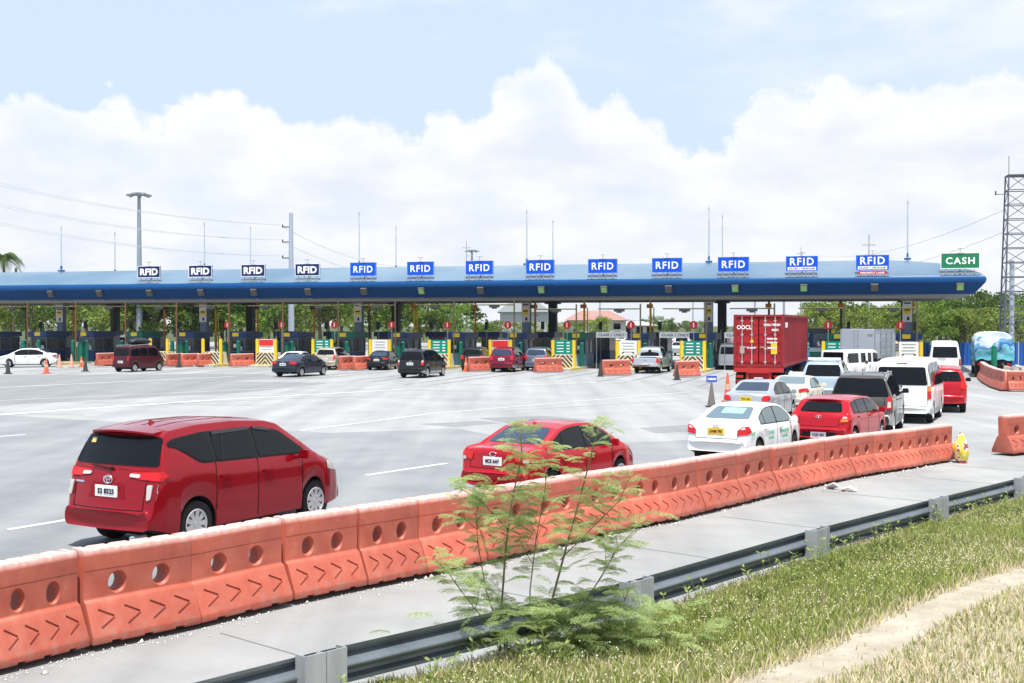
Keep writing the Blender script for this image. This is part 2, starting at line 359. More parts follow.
def car(name, S, label, group=None, cat='car'):
    """S: spec. local +x forward with 0 at the rear bumper, shifted so the root sits mid-length"""
    L_, W, H = S['L'], S['W'], S['H']; prof = S['prof']; belt = S['belt']; tum = S.get('tumble', .30)
    wr = S.get('r', .32); xw = S['wheels']; sill = S.get('sill', .24); clear = S.get('arch', .055)
    col = S['mat']; root = empty(name); tag(root, label, cat, group)
    ov = S.get('lower')      # (z, material) two-tone lower
    xs = set([0, .02, .05, L_, L_-.02, L_-.05])
    for a in np.linspace(0, L_, int(L_/.09)): xs.add(round(float(a), 3))
    for p in prof: xs.add(round(p[0], 3)); xs.add(round(min(L_, p[0]+.03), 3)); xs.add(round(max(0, p[0]-.03), 3))
    Ra = wr+clear
    for x0 in xw:
        for i in range(13): xs.add(round(x0-Ra*math.cos(PI*i/12), 3))
        xs.add(round(x0-Ra-.004, 3)); xs.add(round(x0+Ra+.004, 3))
    xs = sorted(xs); out = [xs[0]]
    for x in xs[1:]:
        if x-out[-1] > .0035: out.append(x)
    xs = [x for x in out if 0 <= x <= L_]
    bow_r = S.get('bow_r', .10); bow_f = S.get('bow_f', .36)
    def halfw(x):
        e = 1 - .10*(1-smoothstep(x/.35))**2 - .12*(1-smoothstep((L_-x)/.75))**2 - .10*(1-smoothstep((L_-x)/.14))
        return W/2*e
    def zbelt(x): return belt[0]+(belt[1]-belt[0])*x/L_
    sec = []
    for x in xs:
        w = halfw(x); zt = smooth_interp(prof, x, .025); zs = min(zbelt(x), zt-.03)
        zb = sill + .10*(1-smoothstep(x/.5)) + .03*(1-smoothstep((L_-x)/.4))
        inarch = False
        for x0 in xw:
            d = abs(x-x0)
            if d <= Ra: zb = max(zb, wr+math.sqrt(max(0, Ra*Ra-d*d))); inarch = True
        zb = min(zb, zs-.12)
        h = zt-zs; gh = smoothstep((h-.1)/.25)
        we = w*.965 - tum*h - .02
        crown = S.get('crown', .03)*(1 if h > .2 else 1.2)
        P = [(0, zb), (w*.90, zb), (w*.965, zb+.02), (w*.99, zb+(zs-zb)*.22), (w*1.0, zb+(zs-zb)*.48), (w*.995, zb+(zs-zb)*.74), (w*.982, zs-.045), (w*.965, zs-.008),
             (w*.955, zs+h*.06*gh+.002), (w*.955*(1-.5)+we*.5, zs+h*.5), (we, zs+h*(.86 if h > .2 else .75)), (we-.025, zs+h*.935), (we-.075, zt-crown*.9), (we*.72, zt-crown*.45), (we*.4, zt-crown*.12), (0, zt)]
        sec.append((x, w, P))
    bm = bmesh.new(); rows = []
    def shift(x, y, z):
        t = abs(y)/(W/2)
        fr = (1-smoothstep(x/1.0)); ff = 1-smoothstep((L_-x)/1.3)
        return x + bow_r*fr*t**2.6 - bow_f*ff*t**2.6
    for x, w, P in sec:
        row = []
        for sg in (1, -1):
            r_ = []
            for i, (y, z) in enumerate(P):
                if sg == -1 and i in (0, len(P)-1): r_.append(row[0][i]); continue
                r_.append(bm.verts.new((shift(x, y, z), sg*y, z)))
            row.append(r_)
        rows.append(row)
    nP = len(sec[0][2])
    for a, b in zip(rows, rows[1:]):
        for s in (0, 1):
            for i in range(nP-1):
                q = [a[s][i], b[s][i], b[s][i+1], a[s][i+1]]
                if s == 0: q.reverse()
                try:
                    f = bm.faces.new(q); f.material_index = 1 if i < 2 else 0
                    if ov:
                        zc = sum(v.co.z for v in q)/4
                        if zc < ov and i >= 2: f.material_index = 2
                except ValueError: pass
    for row, rev in ((rows[0], False), (rows[-1], True)):
        for i in range(nP-1):
            q = [row[0][i], row[0][i+1], row[1][i+1], row[1][i]]
            q2 = []
            for v in q:
                if v not in q2: q2.append(v)
            if rev: q2.reverse()
            if len(q2) > 2:
                try: bm.faces.new(q2)
                except ValueError: pass
    bmesh.ops.recalc_face_normals(bm, faces=bm.faces)
    bm.normal_update()
    bvh = BVHTree.FromBMesh(bm)
    dx = -L_/2
    def part(pname, b, m, parent=root, sm=35):
        bmesh.ops.translate(b, verts=b.verts, vec=(dx, 0, 0)); return bm_to(pname, b, m, parent, sm)
    body = part('body', bm, [col, under, S.get('lower_mat', black)], sm=32)
    gl = S.get('glass', glass)
    zt_ = lambda x: smooth_interp(prof, x, .025)
    # --- side glass
    top_gap = S.get('top_gap', .10); g = S['side']      # list of (xa, xb) panes
    xa0 = g[0][0]; xb0 = g[-1][1]
    def pane(xa, xb, grow=0, slant_a=0, slant_b=0):
        lo = []; hi = []
        n = max(3, int((xb-xa)/.1))
        for i in range(n+1):
            x = xa+(xb-xa)*i/n
            zl = zbelt(x)+.035-grow; zh = zt_(x)-top_gap+grow
            sl_ = S.get('slant', 0)
            if sl_: zl = zl + (zh-zl-.05)*max(0, 1-(x-xa0+grow)/sl_)
            if zh > zl+.01: lo.append((x, zl)); hi.append((x, zh))
        return lo + hi[::-1]
    for sd_ in (1, -1):
        if S.get('dlo', True):
            po = pane(xa0-.02, xb0+.03, .02)
            part('window_surround', decal(bvh, po, 'side', .004, .12, side=sd_), S.get('dlo_mat', black))
        for xa, xb in g:
            po = fillet(pane(xa, xb), .05, 3)
            part('side_window', decal(bvh, po, 'side', .009, .12, side=sd_), gl)
    # --- rear glass
    if S.get('rear'):
        z0, z1, w0, w1 = S['rear']
        po = fillet([(-w0, z0), (w0, z0), (w1, z1), (-w1, z1)], .07)
        part('rear_window', decal(bvh, po, 'rear', .008, .06), S.get('rglass', gl))
    if S.get('front'):
        z0, z1, w0, w1 = S['front']
        po = fillet([(-w0, z0), (w0, z0), (w1, z1), (-w1, z1)], .06)
        part('windscreen', decal(bvh, po, 'front', .008, .08), gl)
    # --- lamps
    for key, m, nm in (('tail', redlamp, 'tail_light'), ('tail_clear', clearlamp, 'tail_light_lens'), ('tail_amber', amber, 'turn_signal')):
        for spec in S.get(key, []):
            for sg in (1, -1):
                po = fillet([(y*sg, z) for y, z in spec['rear']], .02, 2)
                b = decal(bvh, po, 'rear', .016 if key == 'tail' else .022, .06)
                if spec.get('side'):
                    b = join_bm(b, decal(bvh, fillet(spec['side'], .02, 2), 'side', .014 if key == 'tail' else .018, .06, side=sg))
                part(nm, b, m)
    for spec in S.get('head', []):
        for sg in (1, -1):
            b = decal(bvh, fillet([(y*sg, z) for y, z in spec['front']], .03, 2), 'front', .014, .07)
            if spec.get('side'): b = join_bm(b, decal(bvh, fillet(spec['side'], .02, 2), 'side', .012, .06, side=sg))
            part('headlight', b, clearlamp)
    for poly, m, nm, view, eps in S.get('extra', []):
        sides = (1, -1) if view == 'side' else (1,)
        for sg in sides: part(nm, decal(bvh, poly, view, eps, .09, side=sg), m)
    # --- door gaps
    def strip(p, q, w=.008):
        p = Vector(p); q = Vector(q); d = (q-p).normalized(); n = Vector((-d.y, d.x))*w/2
        return [tuple(p-n), tuple(q-n), tuple(q+n), tuple(p+n)]
    gap_m = mat('panel_gap', (.006, .006, .006), rough=.9)
    for sd_ in (1, -1):
        for x in S.get('doors', []):
            zl = max([sill+.06]+[wr+math.sqrt(max(0, (Ra+.02)**2-(x-x0)**2)) for x0 in xw if abs(x-x0) < Ra+.02])
            part('door_gap', decal(bvh, strip((x, zl), (x, zbelt(x)+.03), .012), 'side', .003, .08, side=sd_), gap_m)
    if S.get('tailgate'):
        z0, z1, w0 = S['tailgate']
        b = None
        for seg in (((-w0, z0), (w0, z0)), ((-w0, z0), (-w0*1.0, z1)), ((w0, z0), (w0*1.0, z1))):
            d_ = decal(bvh, strip(*seg, .012), 'rear', .003, .1); b = d_ if b is None else join_bm(b, d_)
        part('tailgate_gap', b, gap_m)
    def hit(o, d):
        h = bvh.ray_cast(Vector(o), Vector(d)); return h[0] if h[0] else Vector(o)
    for x, z in S.get('handles', []):
        for sd_ in (1, -1):
            p = hit((x, sd_*4, z), (0, -sd_, 0))
            MB().box((p.x+dx, p.y+sd_*.026, p.z), (.21, .035, .04)).build('door_handle', S.get('handle_mat', col), root, bevel=.01)
    if S.get('mirror'):
        x, z = S['mirror']
        for sd_ in (1, -1):
            p = hit((x, sd_*4, z-.03), (0, -sd_, 0))
            mb = MB(); mb.box((p.x+dx+.03, p.y+sd_*.13, z+.03), (.10, .20, .14), taper=.85)
            mb.box((p.x+dx+.03, p.y+sd_*.02, z-.02), (.06, .10, .05))
            mb.build('mirror', S.get('mirror_mat', col), root, bevel=.02)
    # --- plate
    if S.get('plate'):
        z, s_, pm, im = S['plate'][:4]; p = hit((-6, 0, z), (1, 0, 0))
        pl = MB().box((p.x+dx-.014, 0, z), (.016, .43, .16)).build('number_plate', pm, root)
        text('plate_text', s_, .10, face_mat((p.x+dx-.026, 0, z), (0, -1, 0), (0, 0, 1)), im, pl, bold=.0015, width=.32)
    if S.get('emblem'):
        z = S['emblem']; p = hit((-6, 0, z), (1, 0, 0))
        mb = MB(); M0 = Vector((p.x+dx-.02, 0, z))
        def ring(ry, rz, w, oy=0, oz=0):
            n = 20
            for i in range(n):
                t0, t1 = 2*PI*i/n, 2*PI*(i+1)/n
                mb.cyl(M0+Vector((0, oy+math.cos(t0)*ry, oz+math.sin(t0)*rz)), M0+Vector((0, oy+math.cos(t1)*ry, oz+math.sin(t1)*rz)), w, n=5)
        if S.get('emblem_kind') == 'ovals':
            ring(.085, .058, .010); ring(.028, .055, .008); ring(.055, .026, .008, 0, .022)
        else:
            ring(.075, .042, .009); mb.box(M0, (.014, .014, .07), rx=.35)
        mb.build('emblem', chrome, root)
    if S.get('wiper'):
        z = S['wiper']; p = hit((-6, .0, z), (1, 0, 0)); q = hit((-6, .36, z+.03), (1, 0, 0))
        MB().cyl((p.x+dx-.03, -.02, z), (q.x+dx-.03, .40, z+.035), .012, n=5).cyl((p.x+dx, 0, z), (p.x+dx-.05, 0, z), .025, n=8).build('wiper', black, root)
    if S.get('fin'):
        x = S['fin']; z = zt_(x)
        MB().prism([(-.09, -.02), (.09, -.02), (-.03, .06), (-.08, .05)], (x+dx, -.012, z), (x+dx, .012, z)).build('roof_fin', S.get('fin_mat', col), root) if False else \
        MB().add([(x+dx-.09, .02, z-.02), (x+dx-.09, -.02, z-.02), (x+dx+.11, 0, z-.02), (x+dx-.08, 0, z+.055)], [(0, 1, 3), (1, 2, 3), (2, 0, 3), (0, 2, 1)]).build('roof_fin', S.get('fin_mat', col), root)
    if S.get('spoiler'):
        x, z, hw = S['spoiler']
        mb = MB(); n = 12; prev = None; vs = []
        for i in range(n+1):
            t = -1+2*i/n; b_ = .09*abs(t)**2.2; zz = z-.035*t*t
            vs += [(x+dx-.13+b_, t*hw, zz-.015), (x+dx-.13+b_, t*hw, zz+.012), (x+dx+.30, t*hw, zz+.05), (x+dx+.30, t*hw, zz-.10), (x+dx+.02, t*hw, zz-.05)]
        fs = []
        for i in range(n):
            for j in range(5): a = i*5+j; b2 = i*5+(j+1) % 5; fs.append((a, b2, b2+5, a+5))
        fs += [(4, 3, 2, 1, 0), tuple(n*5+j for j in range(5))]
        mb.add(vs, fs); mb.build('spoiler', col, root)
    if S.get('rack'):
        x0, x1, y = S['rack']
        mb = MB()
        for sg in (1, -1):
            mb.cyl((x0+dx, sg*y, zt_(x0)+.05), (x1+dx, sg*y, zt_(x1)+.05), .018, n=6)
            for x in (x0+.05, (x0+x1)/2, x1-.05): mb.cyl((x+dx, sg*y, zt_(x)-.05), (x+dx, sg*y, zt_(x)+.05), .02, n=6)
        mb.build('roof_rack', steel, root)
    if S.get('exhaust'):
        MB().cyl((.02+dx, S['exhaust'], .24), (.3+dx, S['exhaust'], .24), .028, n=10).build('exhaust', steel, root)
    if S.get('taxi'):
        x = S['taxi']; z = zt_(x)
        o = MB().box((x+dx, 0, z+.06), (.22, .62, .13), taper=.85).build('roof_sign', white_p, root, bevel=.015)
    # axle-deep dark box so nothing shows through under the car
    ty = W/2 - S.get('tyre_w', .2)/2 - .035
    for x0 in xw:
        for sg in (1, -1): make_wheel(root, x0+dx, sg*ty, wr, S.get('tyre_w', .2), S.get('rim', alloy), S.get('style', 'five'), sg)
    mb = MB(); mb.box((0, 0, .26), (L_*.78, W*.62, .14))
    mb.build('chassis', under, root)
    S['_root'] = root; S['_bvh'] = bvh
    return root
def scale_prof(p, sx, sz): return [(a*sx, b*sz) for a, b in p]
P_MPV = [(0, .60), (.07, .63), (.13, 1.0), (.19, 1.10), (.30, 1.36), (.46, 1.66), (.60, 1.73), (1.2, 1.785), (2.0, 1.79), (2.7, 1.74), (2.95, 1.68), (3.72, 1.16), (3.95, 1.08), (4.4, .96), (4.62, .80), (4.70, .62), (4.735, .5)]
P_SED = [(0, .58), (.05, .62), (.09, .98), (.15, 1.035), (.62, 1.07), (1.32, 1.38), (1.62, 1.44), (2.05, 1.455), (2.5, 1.43), (2.72, 1.37), (3.42, 1.0), (3.65, .94), (4.1, .82), (4.28, .68), (4.35, .55), (4.37, .48)]
P_HAT = [(0, .58), (.05, .62), (.10, .90), (.17, 1.0), (.55, 1.33), (.68, 1.385), (1.2, 1.44), (1.8, 1.45), (2.3, 1.42), (2.52, 1.36), (3.2, 1.0), (3.42, .94), (3.85, .82), (4.02, .68), (4.09, .55), (4.11, .48)]
P_VAN = [(0, .52), (.05, .56), (.08, 1.0), (.11, 1.2), (.22, 1.92), (.30, 2.0), (.7, 2.08), (1.5, 2.1), (3.1, 2.09), (3.5, 2.0), (3.72, 1.88), (4.28, 1.16), (4.5, 1.05), (4.72, .85), (4.81, .62), (4.84, .5)]
P_SUV = [(0, .62), (.07, .66), (.12, 1.05), (.17, 1.14), (.38, 1.58), (.52, 1.67), (1.1, 1.73), (2.0, 1.74), (2.5, 1.70), (2.75, 1.62), (3.45, 1.14), (3.7, 1.06), (4.2, .96), (4.42, .8), (4.5, .62), (4.53, .5)]
P_PIC = [(0, .66), (.05, .70), (.09, 1.06), (.12, 1.08), (1.48, 1.09), (1.52, 1.10), (1.66, 1.62), (1.78, 1.72), (2.3, 1.79), (3.0, 1.77), (3.25, 1.70), (3.95, 1.2), (4.15, 1.12), (4.95, 1.02), (5.18, .88), (5.27, .68), (5.3, .55)]
def sedan(mt, **k):
    S = dict(L=4.37, W=1.70, H=1.455, prof=P_SED, belt=(.97, .90), wheels=(.86, 3.43), r=.305, mat=mt, side=[(.98, 1.22), (1.26, 1.98), (2.05, 3.02)], rear=(1.10, 1.37, .60, .50), front=(1.02, 1.36, .62, .5),
             tail=[dict(rear=[(.50, .80), (.80, .86), (.80, .97), (.62, .96), (.48, .93)], side=[(.05, .78), (.36, .84), (.30, .93), (.05, .95)])], head=[dict(front=[(.45, .62), (.72, .66), (.74, .76), (.5, .72)], side=[(3.95, .66), (4.15, .64), (4.1, .74), (3.7, .82)])],
             doors=[2.02, 3.02], handles=[(1.22, .86), (2.25, .84)], mirror=(2.93, .96), plate=(.80, 'ABC 123', plate_w, ink), emblem=.93, tailgate=(.66, .95, .55), exhaust=-.5, fin=1.5, dlo=True, glass=glass, rim=alloy)
    S.update(k); return S
def mpv(mt, **k):
    S = dict(L=4.735, W=1.83, H=1.79, prof=P_MPV, belt=(1.10, 1.03), wheels=(.98, 3.73), r=.335, mat=mt, side=[(.52, 1.32), (1.40, 2.24), (2.32, 3.42)], rear=(1.15, 1.62, .76, .64), front=(1.18, 1.66, .68, .56),
             tail=[dict(rear=[(.50, .98), (.84, .97), (.84, 1.12), (.66, 1.12), (.50, 1.06)], side=[(.06, .96), (.32, 1.0), (.26, 1.12), (.06, 1.14)])], head=[dict(front=[(.5, .78), (.76, .82), (.78, .92), (.5, .88)], side=[(4.0, .84), (4.5, .74), (4.45, .86), (4.0, .98)])],
             doors=[1.36, 2.28, 3.35], handles=[(1.55, .98), (2.5, .96)], mirror=(3.22, 1.12), plate=(.84, 'ABC 1234', plate_w, ink), emblem=1.02, tailgate=(.66, 1.1, .66), wiper=1.17, exhaust=-.55, fin=.9, rim=alloy)
    S.update(k); return S
def suv(mt, **k):
    S = mpv(mt, L=4.53, W=1.80, H=1.74, prof=P_SUV, belt=(1.10, 1.02), wheels=(.90, 3.52), r=.35, side=[(.55, 1.15), (1.22, 2.05), (2.13, 3.1)], rear=(1.18, 1.56, .70, .58), doors=[1.2, 2.1, 3.1], handles=[(1.35, .98), (2.3, .96)], mirror=(2.98, 1.12),
            tail=[dict(rear=[(.62, .85), (.82, .85), (.80, 1.14), (.66, 1.14)], side=[(.06, .85), (.2, .9), (.2, 1.14), (.06, 1.14)])], head=[dict(front=[(.5, .74), (.74, .78), (.74, .9), (.5, .86)])])
    S.update(k); return S
def hatch(mt, **k):
    S = sedan(mt, L=4.11, H=1.45, prof=P_HAT, belt=(1.0, .90), wheels=(.70, 3.27), side=[(.62, .98), (1.03, 1.75), (1.82, 2.8)], rear=(1.04, 1.30, .60, .50), doors=[1.78, 2.8], handles=[(1.0, .90), (2.02, .88)], mirror=(2.72, .97), wiper=1.06,
              tail=[dict(rear=[(.56, .74), (.80, .80), (.80, .98), (.66, .98), (.60, .86)], side=[(.05, .78), (.30, .86), (.26, .96), (.05, .96)])], head=[], fin=None, spoiler=(.62, 1.375, .52), emblem=.90, plate=(.46, 'ABC 123', plate_w, ink))
    S.update(k); return S
def van(mt, **k):
    S = dict(L=4.84, W=1.88, H=2.1, prof=P_VAN, belt=(1.18, 1.12), tumble=.13, wheels=(.95, 3.55), r=.34, mat=mt, side=[(.25, 1.25), (1.35, 2.45), (2.55, 3.1), (3.18, 3.95)], rear=(1.22, 1.80, .78, .72), front=(1.2, 1.85, .74, .66), bow_r=.04, bow_f=.2,
             tail=[dict(rear=[(.80, .80), (.91, .80), (.90, 1.22), (.82, 1.22)], side=None)], head=[], doors=[1.3, 2.5, 3.15, 4.1], handles=[(2.6, 1.0), (3.3, 1.0)], mirror=(4.0, 1.25), mirror_mat=black, plate=(.66, 'ABC 123', plate_w, ink), tailgate=(.58, 1.9, .8), emblem=1.0, wiper=1.2, top_gap=.16, dlo=False)
    S.update(k); return S
def pickup(mt, **k):
    S = dict(L=5.3, W=1.85, H=1.79, prof=P_PIC, belt=(1.07, 1.07), wheels=(1.15, 4.35), r=.39, sill=.38, arch=.07, mat=mt, side=[(1.85, 2.45), (2.53, 3.5)], rear=(1.16, 1.60, .66, .56), front=(1.2, 1.68, .68, .56),
             tail=[dict(rear=[(.78, .74), (.92, .74), (.92, 1.04), (.78, 1.04)], side=[(.05, .74), (.14, .74), (.14, 1.04), (.05, 1.04)])], head=[], doors=[1.75, 2.5, 3.6], handles=[(1.95, 1.0), (2.65, 1.0)], mirror=(3.4, 1.18), mirror_mat=chrome, plate=(.60, 'ABC 123', plate_w, ink), tailgate=(.70, 1.04, .76), emblem=.92, bow_r=.03,
             extra=[([(.14, -.72), (1.42, -.72), (1.42, .72), (.14, .72)], black, 'cargo_bed', 'top', .006), ([(-.88, .50), (.88, .50), (.88, .64), (-.88, .64)], chrome, 'rear_bumper', 'rear', .03)])
    S.update(k); return S
def place(root, L_, W, xl, xr, yt, ax=.85, face='right', rev=False, a=None, name='', sc=1.0):
    """stand the vehicle on the ground so its footprint spans xl..xr with its rear left tyre at row yt"""
    best = None
    if sc != 1.0: root.scale = (sc, sc, sc); L_ *= sc; W *= sc; ax *= sc
    Le, We = L_*.945, W*.94
    for i in range(-200, 1200):
        aa = R(i*.05) if a is None else R(a)
        f = Vector((math.sin(aa), math.cos(aa))); r_ = Vector((math.cos(aa), -math.sin(aa)))
        if face == 'right': A = -f*Le/2 - r_*We/2; B = f*Le/2 + r_*We/2
        else: A = f*Le/2 - r_*We/2; B = -f*Le/2 + r_*We/2
        tl = (xl-512)/F; tr = (xr-512)/F
        # Cx + A.x = tl (Cy + A.y);  Cx + B.x = tr (Cy + B.y)
        Cy = ((A.x-B.x) - (tl*A.y - tr*B.y))/(tl-tr); Cx = tl*(Cy+A.y)-A.x
        t = Vector((Cx, Cy)) - f*(L_/2-ax) - r_*W*.42
        y = HOR + F*CH/t.y
        if best is None or abs(y-yt) < best[0]: best = (abs(y-yt), aa, Cx, Cy, y)
        if a is not None: break
    e, aa, Cx, Cy, y = best
    print('PLACE %-28s a=%.1f C=(%.1f, %.1f) yt=%.1f (want %.1f)' % (name or root.name, math.degrees(aa), Cx, Cy, y, yt))
    root.location = (Cx, Cy, .0); root.rotation_euler = (0, 0, PI/2-aa + (PI if rev else 0))
    return root
# ================================================================== GROUND
TH = math.atan2(1.3587, 4.539); UD = Vector((math.cos(TH), -math.sin(TH), 0)); VD = Vector((math.sin(TH), math.cos(TH), 0))
def K(k, d=0, z=0): return Vector((-29.78+4.539*k+VD.x*d, 102-1.3587*k+VD.y*d, z))
def road_mat(name, c1, c2, scale, stain=.0):
    m = bpy.data.materials.new(name); m.use_nodes = True; nt = m.node_tree; N = nt.nodes; L = nt.links; b = nt.nodes['Principled BSDF']
    tc = N.new('ShaderNodeTexCoord')
    n = N.new('ShaderNodeTexNoise'); n.inputs['Scale'].default_value = scale; n.inputs['Detail'].default_value = 8; n.inputs['Roughness'].default_value = .6; L.new(tc.outputs['Object'], n.inputs[0])
    # wheel-polished streaks that follow the traffic
    mp = N.new('ShaderNodeMapping'); mp.inputs['Rotation'].default_value = (0, 0, R(38)); mp.inputs['Scale'].default_value = (.9, .05, 1); L.new(tc.outputs['Object'], mp.inputs[0])
    n2 = N.new('ShaderNodeTexNoise'); n2.inputs['Scale'].default_value = .8; n2.inputs['Detail'].default_value = 5; L.new(mp.outputs[0], n2.inputs[0])
    n3 = N.new('ShaderNodeTexNoise'); n3.inputs['Scale'].default_value = 45; n3.inputs['Detail'].default_value = 3; L.new(tc.outputs['Object'], n3.inputs[0])
    mx = N.new('ShaderNodeMath'); mx.operation = 'MULTIPLY_ADD'; L.new(n2.outputs[0], mx.inputs[0]); mx.inputs[1].default_value = .55
    m2 = N.new('ShaderNodeMath'); m2.operation = 'MULTIPLY'; L.new(n.outputs[0], m2.inputs[0]); m2.inputs[1].default_value = .35; L.new(m2.outputs[0], mx.inputs[2])
    m3 = N.new('ShaderNodeMath'); m3.operation = 'MULTIPLY_ADD'; L.new(n3.outputs[0], m3.inputs[0]); m3.inputs[1].default_value = .12; L.new(mx.outputs[0], m3.inputs[2])
    r = N.new('ShaderNodeValToRGB'); r.color_ramp.elements[0].position = .38; r.color_ramp.elements[1].position = .64
    r.color_ramp.elements[0].color = (*c1, 1); r.color_ramp.elements[1].color = (*c2, 1); L.new(m3.outputs[0], r.inputs[0]); L.new(r.outputs[0], b.inputs['Base Color'])
    b.inputs['Roughness'].default_value = .85
    bp = N.new('ShaderNodeBump'); bp.inputs['Strength'].default_value = .25; bp.inputs['Distance'].default_value = .01; L.new(n3.outputs[0], bp.inputs['Height']); L.new(bp.outputs[0], b.inputs['Normal'])
    return m
conc = road_mat('plaza_concrete', (.215, .222, .230), (.325, .33, .332), .35)
asph = road_mat('worn_asphalt', (.145, .157, .170), (.245, .255, .266), .5)
asph2 = road_mat('patch_asphalt', (.165, .173, .182), (.22, .228, .236), .6)
shoulder_m = road_mat('shoulder_concrete', (.205, .21, .212), (.305, .308, .305), .9)
soil = mat('soil', (.060, .075, .028), rough=.95, noise=.3, nscale=.4)
line_m = mat('worn_road_paint', (.55, .55, .54), rough=.7, noise=.12, nscale=3)
liney_m = mat('worn_yellow_road_paint', (.45, .44, .38), rough=.7, noise=.1, nscale=3)
sheet('ground', [(-900, -60), (900, -60), (900, 1300), (-900, 1300)], -.02, soil)
# barrier line: joints of the row as seen on the road
FOOT = [(-95, 697), (0, 676), (91, 653), (202, 629), (293, 606), (368, 590), (428, 578), (487, 565), (540, 553), (590, 541), (638, 529.5), (673, 523), (706, 515), (745, 505), (780, 496), (806, 490), (832, 484), (856, 479), (882, 474.5), (903, 471), (922, 467.5), (938, 464.5), (958.5, 461.3)]
FW = [at(x, y) for x, y in FOOT]
# road & plaza: left of the verge
RAIL = [Vector((-7.2, 3.2, 0)), Vector((-4.3, 6.9, 0)), Vector((-1.57, 9.98, 0)), Vector((1.22, 12.75, 0)), Vector((3.83, 15.9, 0)), Vector((6.33, 18.7, 0)), Vector((8.6, 21.2, 0)), Vector((11.2, 24.0, 0)), Vector((14.0, 26.9, 0)), Vector((17, 30, 0))]
sheet('road', [(-60, -10), (-16, -6)] + [(p.x+.35, p.y-.3) for p in RAIL] + [(45, 58), (70, 100), (75, 190), (-190, 260), (-190, 60)], 0.0, conc)
A = [at(-300, 419), at(0, 415), at(150, 424), at(272, 430), at(330, 433), at(420, 430), at(455, 428), at(520, 441), at(600, 444), at(690, 440), at(735, 441)]
asp = [(p.x, p.y) for p in A] + [(FW[14].x-.9, FW[14].y+.5), (FW[8].x-.5, FW[8].y+.4), (FW[0].x-.5, FW[0].y+.4), (-12, 4), (-30, 4)]
sheet('asphalt_lanes', asp, .004, asph)
sheet('shoulder', [(p.x+.05, p.y) for p in (FW[0], FW[4], FW[8], FW[12], FW[16], FW[20], FW[22])] + [(FW[22].x+3, FW[22].y+1.5), (24, 36.5)] + [(p.x+.3, p.y-.25) for p in reversed(RAIL[:-1])], .004, shoulder_m)
for i, q in enumerate([((-60, 385), (60, 379), (330, 383), (250, 392), (0, 405), (-60, 402)), ((0, 375), (250, 374), (330, 378), (100, 384), (0, 384)), ((478, 418), (545, 416), (592, 420), (520, 425)), ((420, 424), (480, 421), (500, 423), (455, 427)), ((640, 428), (688, 425), (700, 431), (655, 433))]):
    sheet('road_patch', [at(x, y).xy for x, y in q], .004 if i != 1 else .0045, asph2)
def line(p, q, w=.15, m=None, z=.009, name='lane_marking'):
    p = at(*p); q = at(*q); d = (q-p).normalized(); n = Vector((-d.y, d.x, 0))*w/2
    sheet(name, [(p-n).xy, (q-n).xy, (q+n).xy, (p+n).xy], z, m or line_m)
line((8, 530), (80, 518)); line((366, 475.5), (447, 463.5)); line((-40, 440), (26, 434.5)); line((700, 427), (735, 421), .12)
for p, q, w, m in (((-30, 389), (235, 376.5), .22, line_m), ((-30, 402), (262, 389), .2, liney_m), ((262, 389), (420, 383), .2, liney_m), ((-30, 417), (200, 401), .5, line_m), ((200, 401), (395, 390), .3, line_m),
                   ((395, 390), (640, 381), .25, line_m), ((120, 405), (360, 396), .15, liney_m), ((300, 431), (430, 414), .15, line_m), ((430, 414), (690, 392), .15, line_m), ((500, 411), (700, 399), .12, liney_m)):
    line(p, q, w, m)
# expansion joints of the concrete shoulder
joint_m = mat('joint_seal', (.16, .16, .16), rough=.9)
for i in range(3, 22, 3):
    a = FW[i]+Vector((.25, -.2, 0)); t = i/22; b = Vector((a.x+2.2, a.y-2.0, 0)); d = (b-a).normalized(); n = Vector((-d.y, d.x, 0))*.012
    sheet('concrete_joint', [(a-n).xy, (b-n).xy, (b+n).xy, (a+n).xy], .007, joint_m)
for i in range(9):   # transverse joints of the plaza slabs, worn almost away
    d_ = -4-i*6.5
    a = K(-3+i*.2, d_); b = K(12.5-i*.9, d_); n = VD*.03
    sheet('slab_joint', [(a-n).xy, (b-n).xy, (b+n).xy, (a+n).xy], .0065, mat('slab_joint_dust', (.24, .245, .25), rough=.9))
# tyre-darkened wheel tracks leading to each lane
trk = mat('tyre_track', (.19, .195, .20), rough=.8, noise=.12, nscale=.4)
for k in range(0, 13):
    for off in (-.17, .17):
        a = K(k+off, -1); b = K(k+off, -16-(k % 4)*3); w = UD*.16
        sheet('tyre_track', [(a-w).xy, (b-w*.4).xy, (b+w*.4).xy, (a+w).xy], .0075, trk)
# ------------------------------------------------------------------ verge: dirt bank, path, grass
def rail_near(t):
    i = min(int(t), len(RAIL)-2); return RAIL[i].lerp(RAIL[i+1], t-i)
NRM = Vector((.74, -.67, 0)).normalized(); TAN = Vector((.67, .74, 0)).normalized()
def verge_z(u, v):       # u along the rail from its 2nd point, v metres away from the rail
    z = .27 + .08*smoothstep((u-6)/10) + .14*smoothstep(v/2.5) + .10*smoothstep((v-2)/6)
    return z + .03*math.sin(u*1.3+v)*math.sin(v*1.7)*(v > .3)
O = RAIL[1]
def vp(u, v):
    p = O + TAN*u + NRM*v
    # follow the slight bend of the rail
    return Vector((p.x, p.y, verge_z(u, v)))
rail_uv = [((p-O).dot(TAN), (p-O).dot(NRM)) for p in RAIL]
def rail_off(u): return interp(rail_uv, u)
def verge_point(u, v): 
    q = O + TAN*u + NRM*(v+rail_off(u)); q.z = verge_z(u, v); return q
nu, nv = 120, 60; vs = []; fs = []
for i in range(nu+1):
    for j in range(nv+1):
        u = -6+i*.42; v = .10+ (j/nv)**1.5*16
        p = verge_point(u, v)
        if j == 0: p.z = .0
        vs.append(tuple(p))
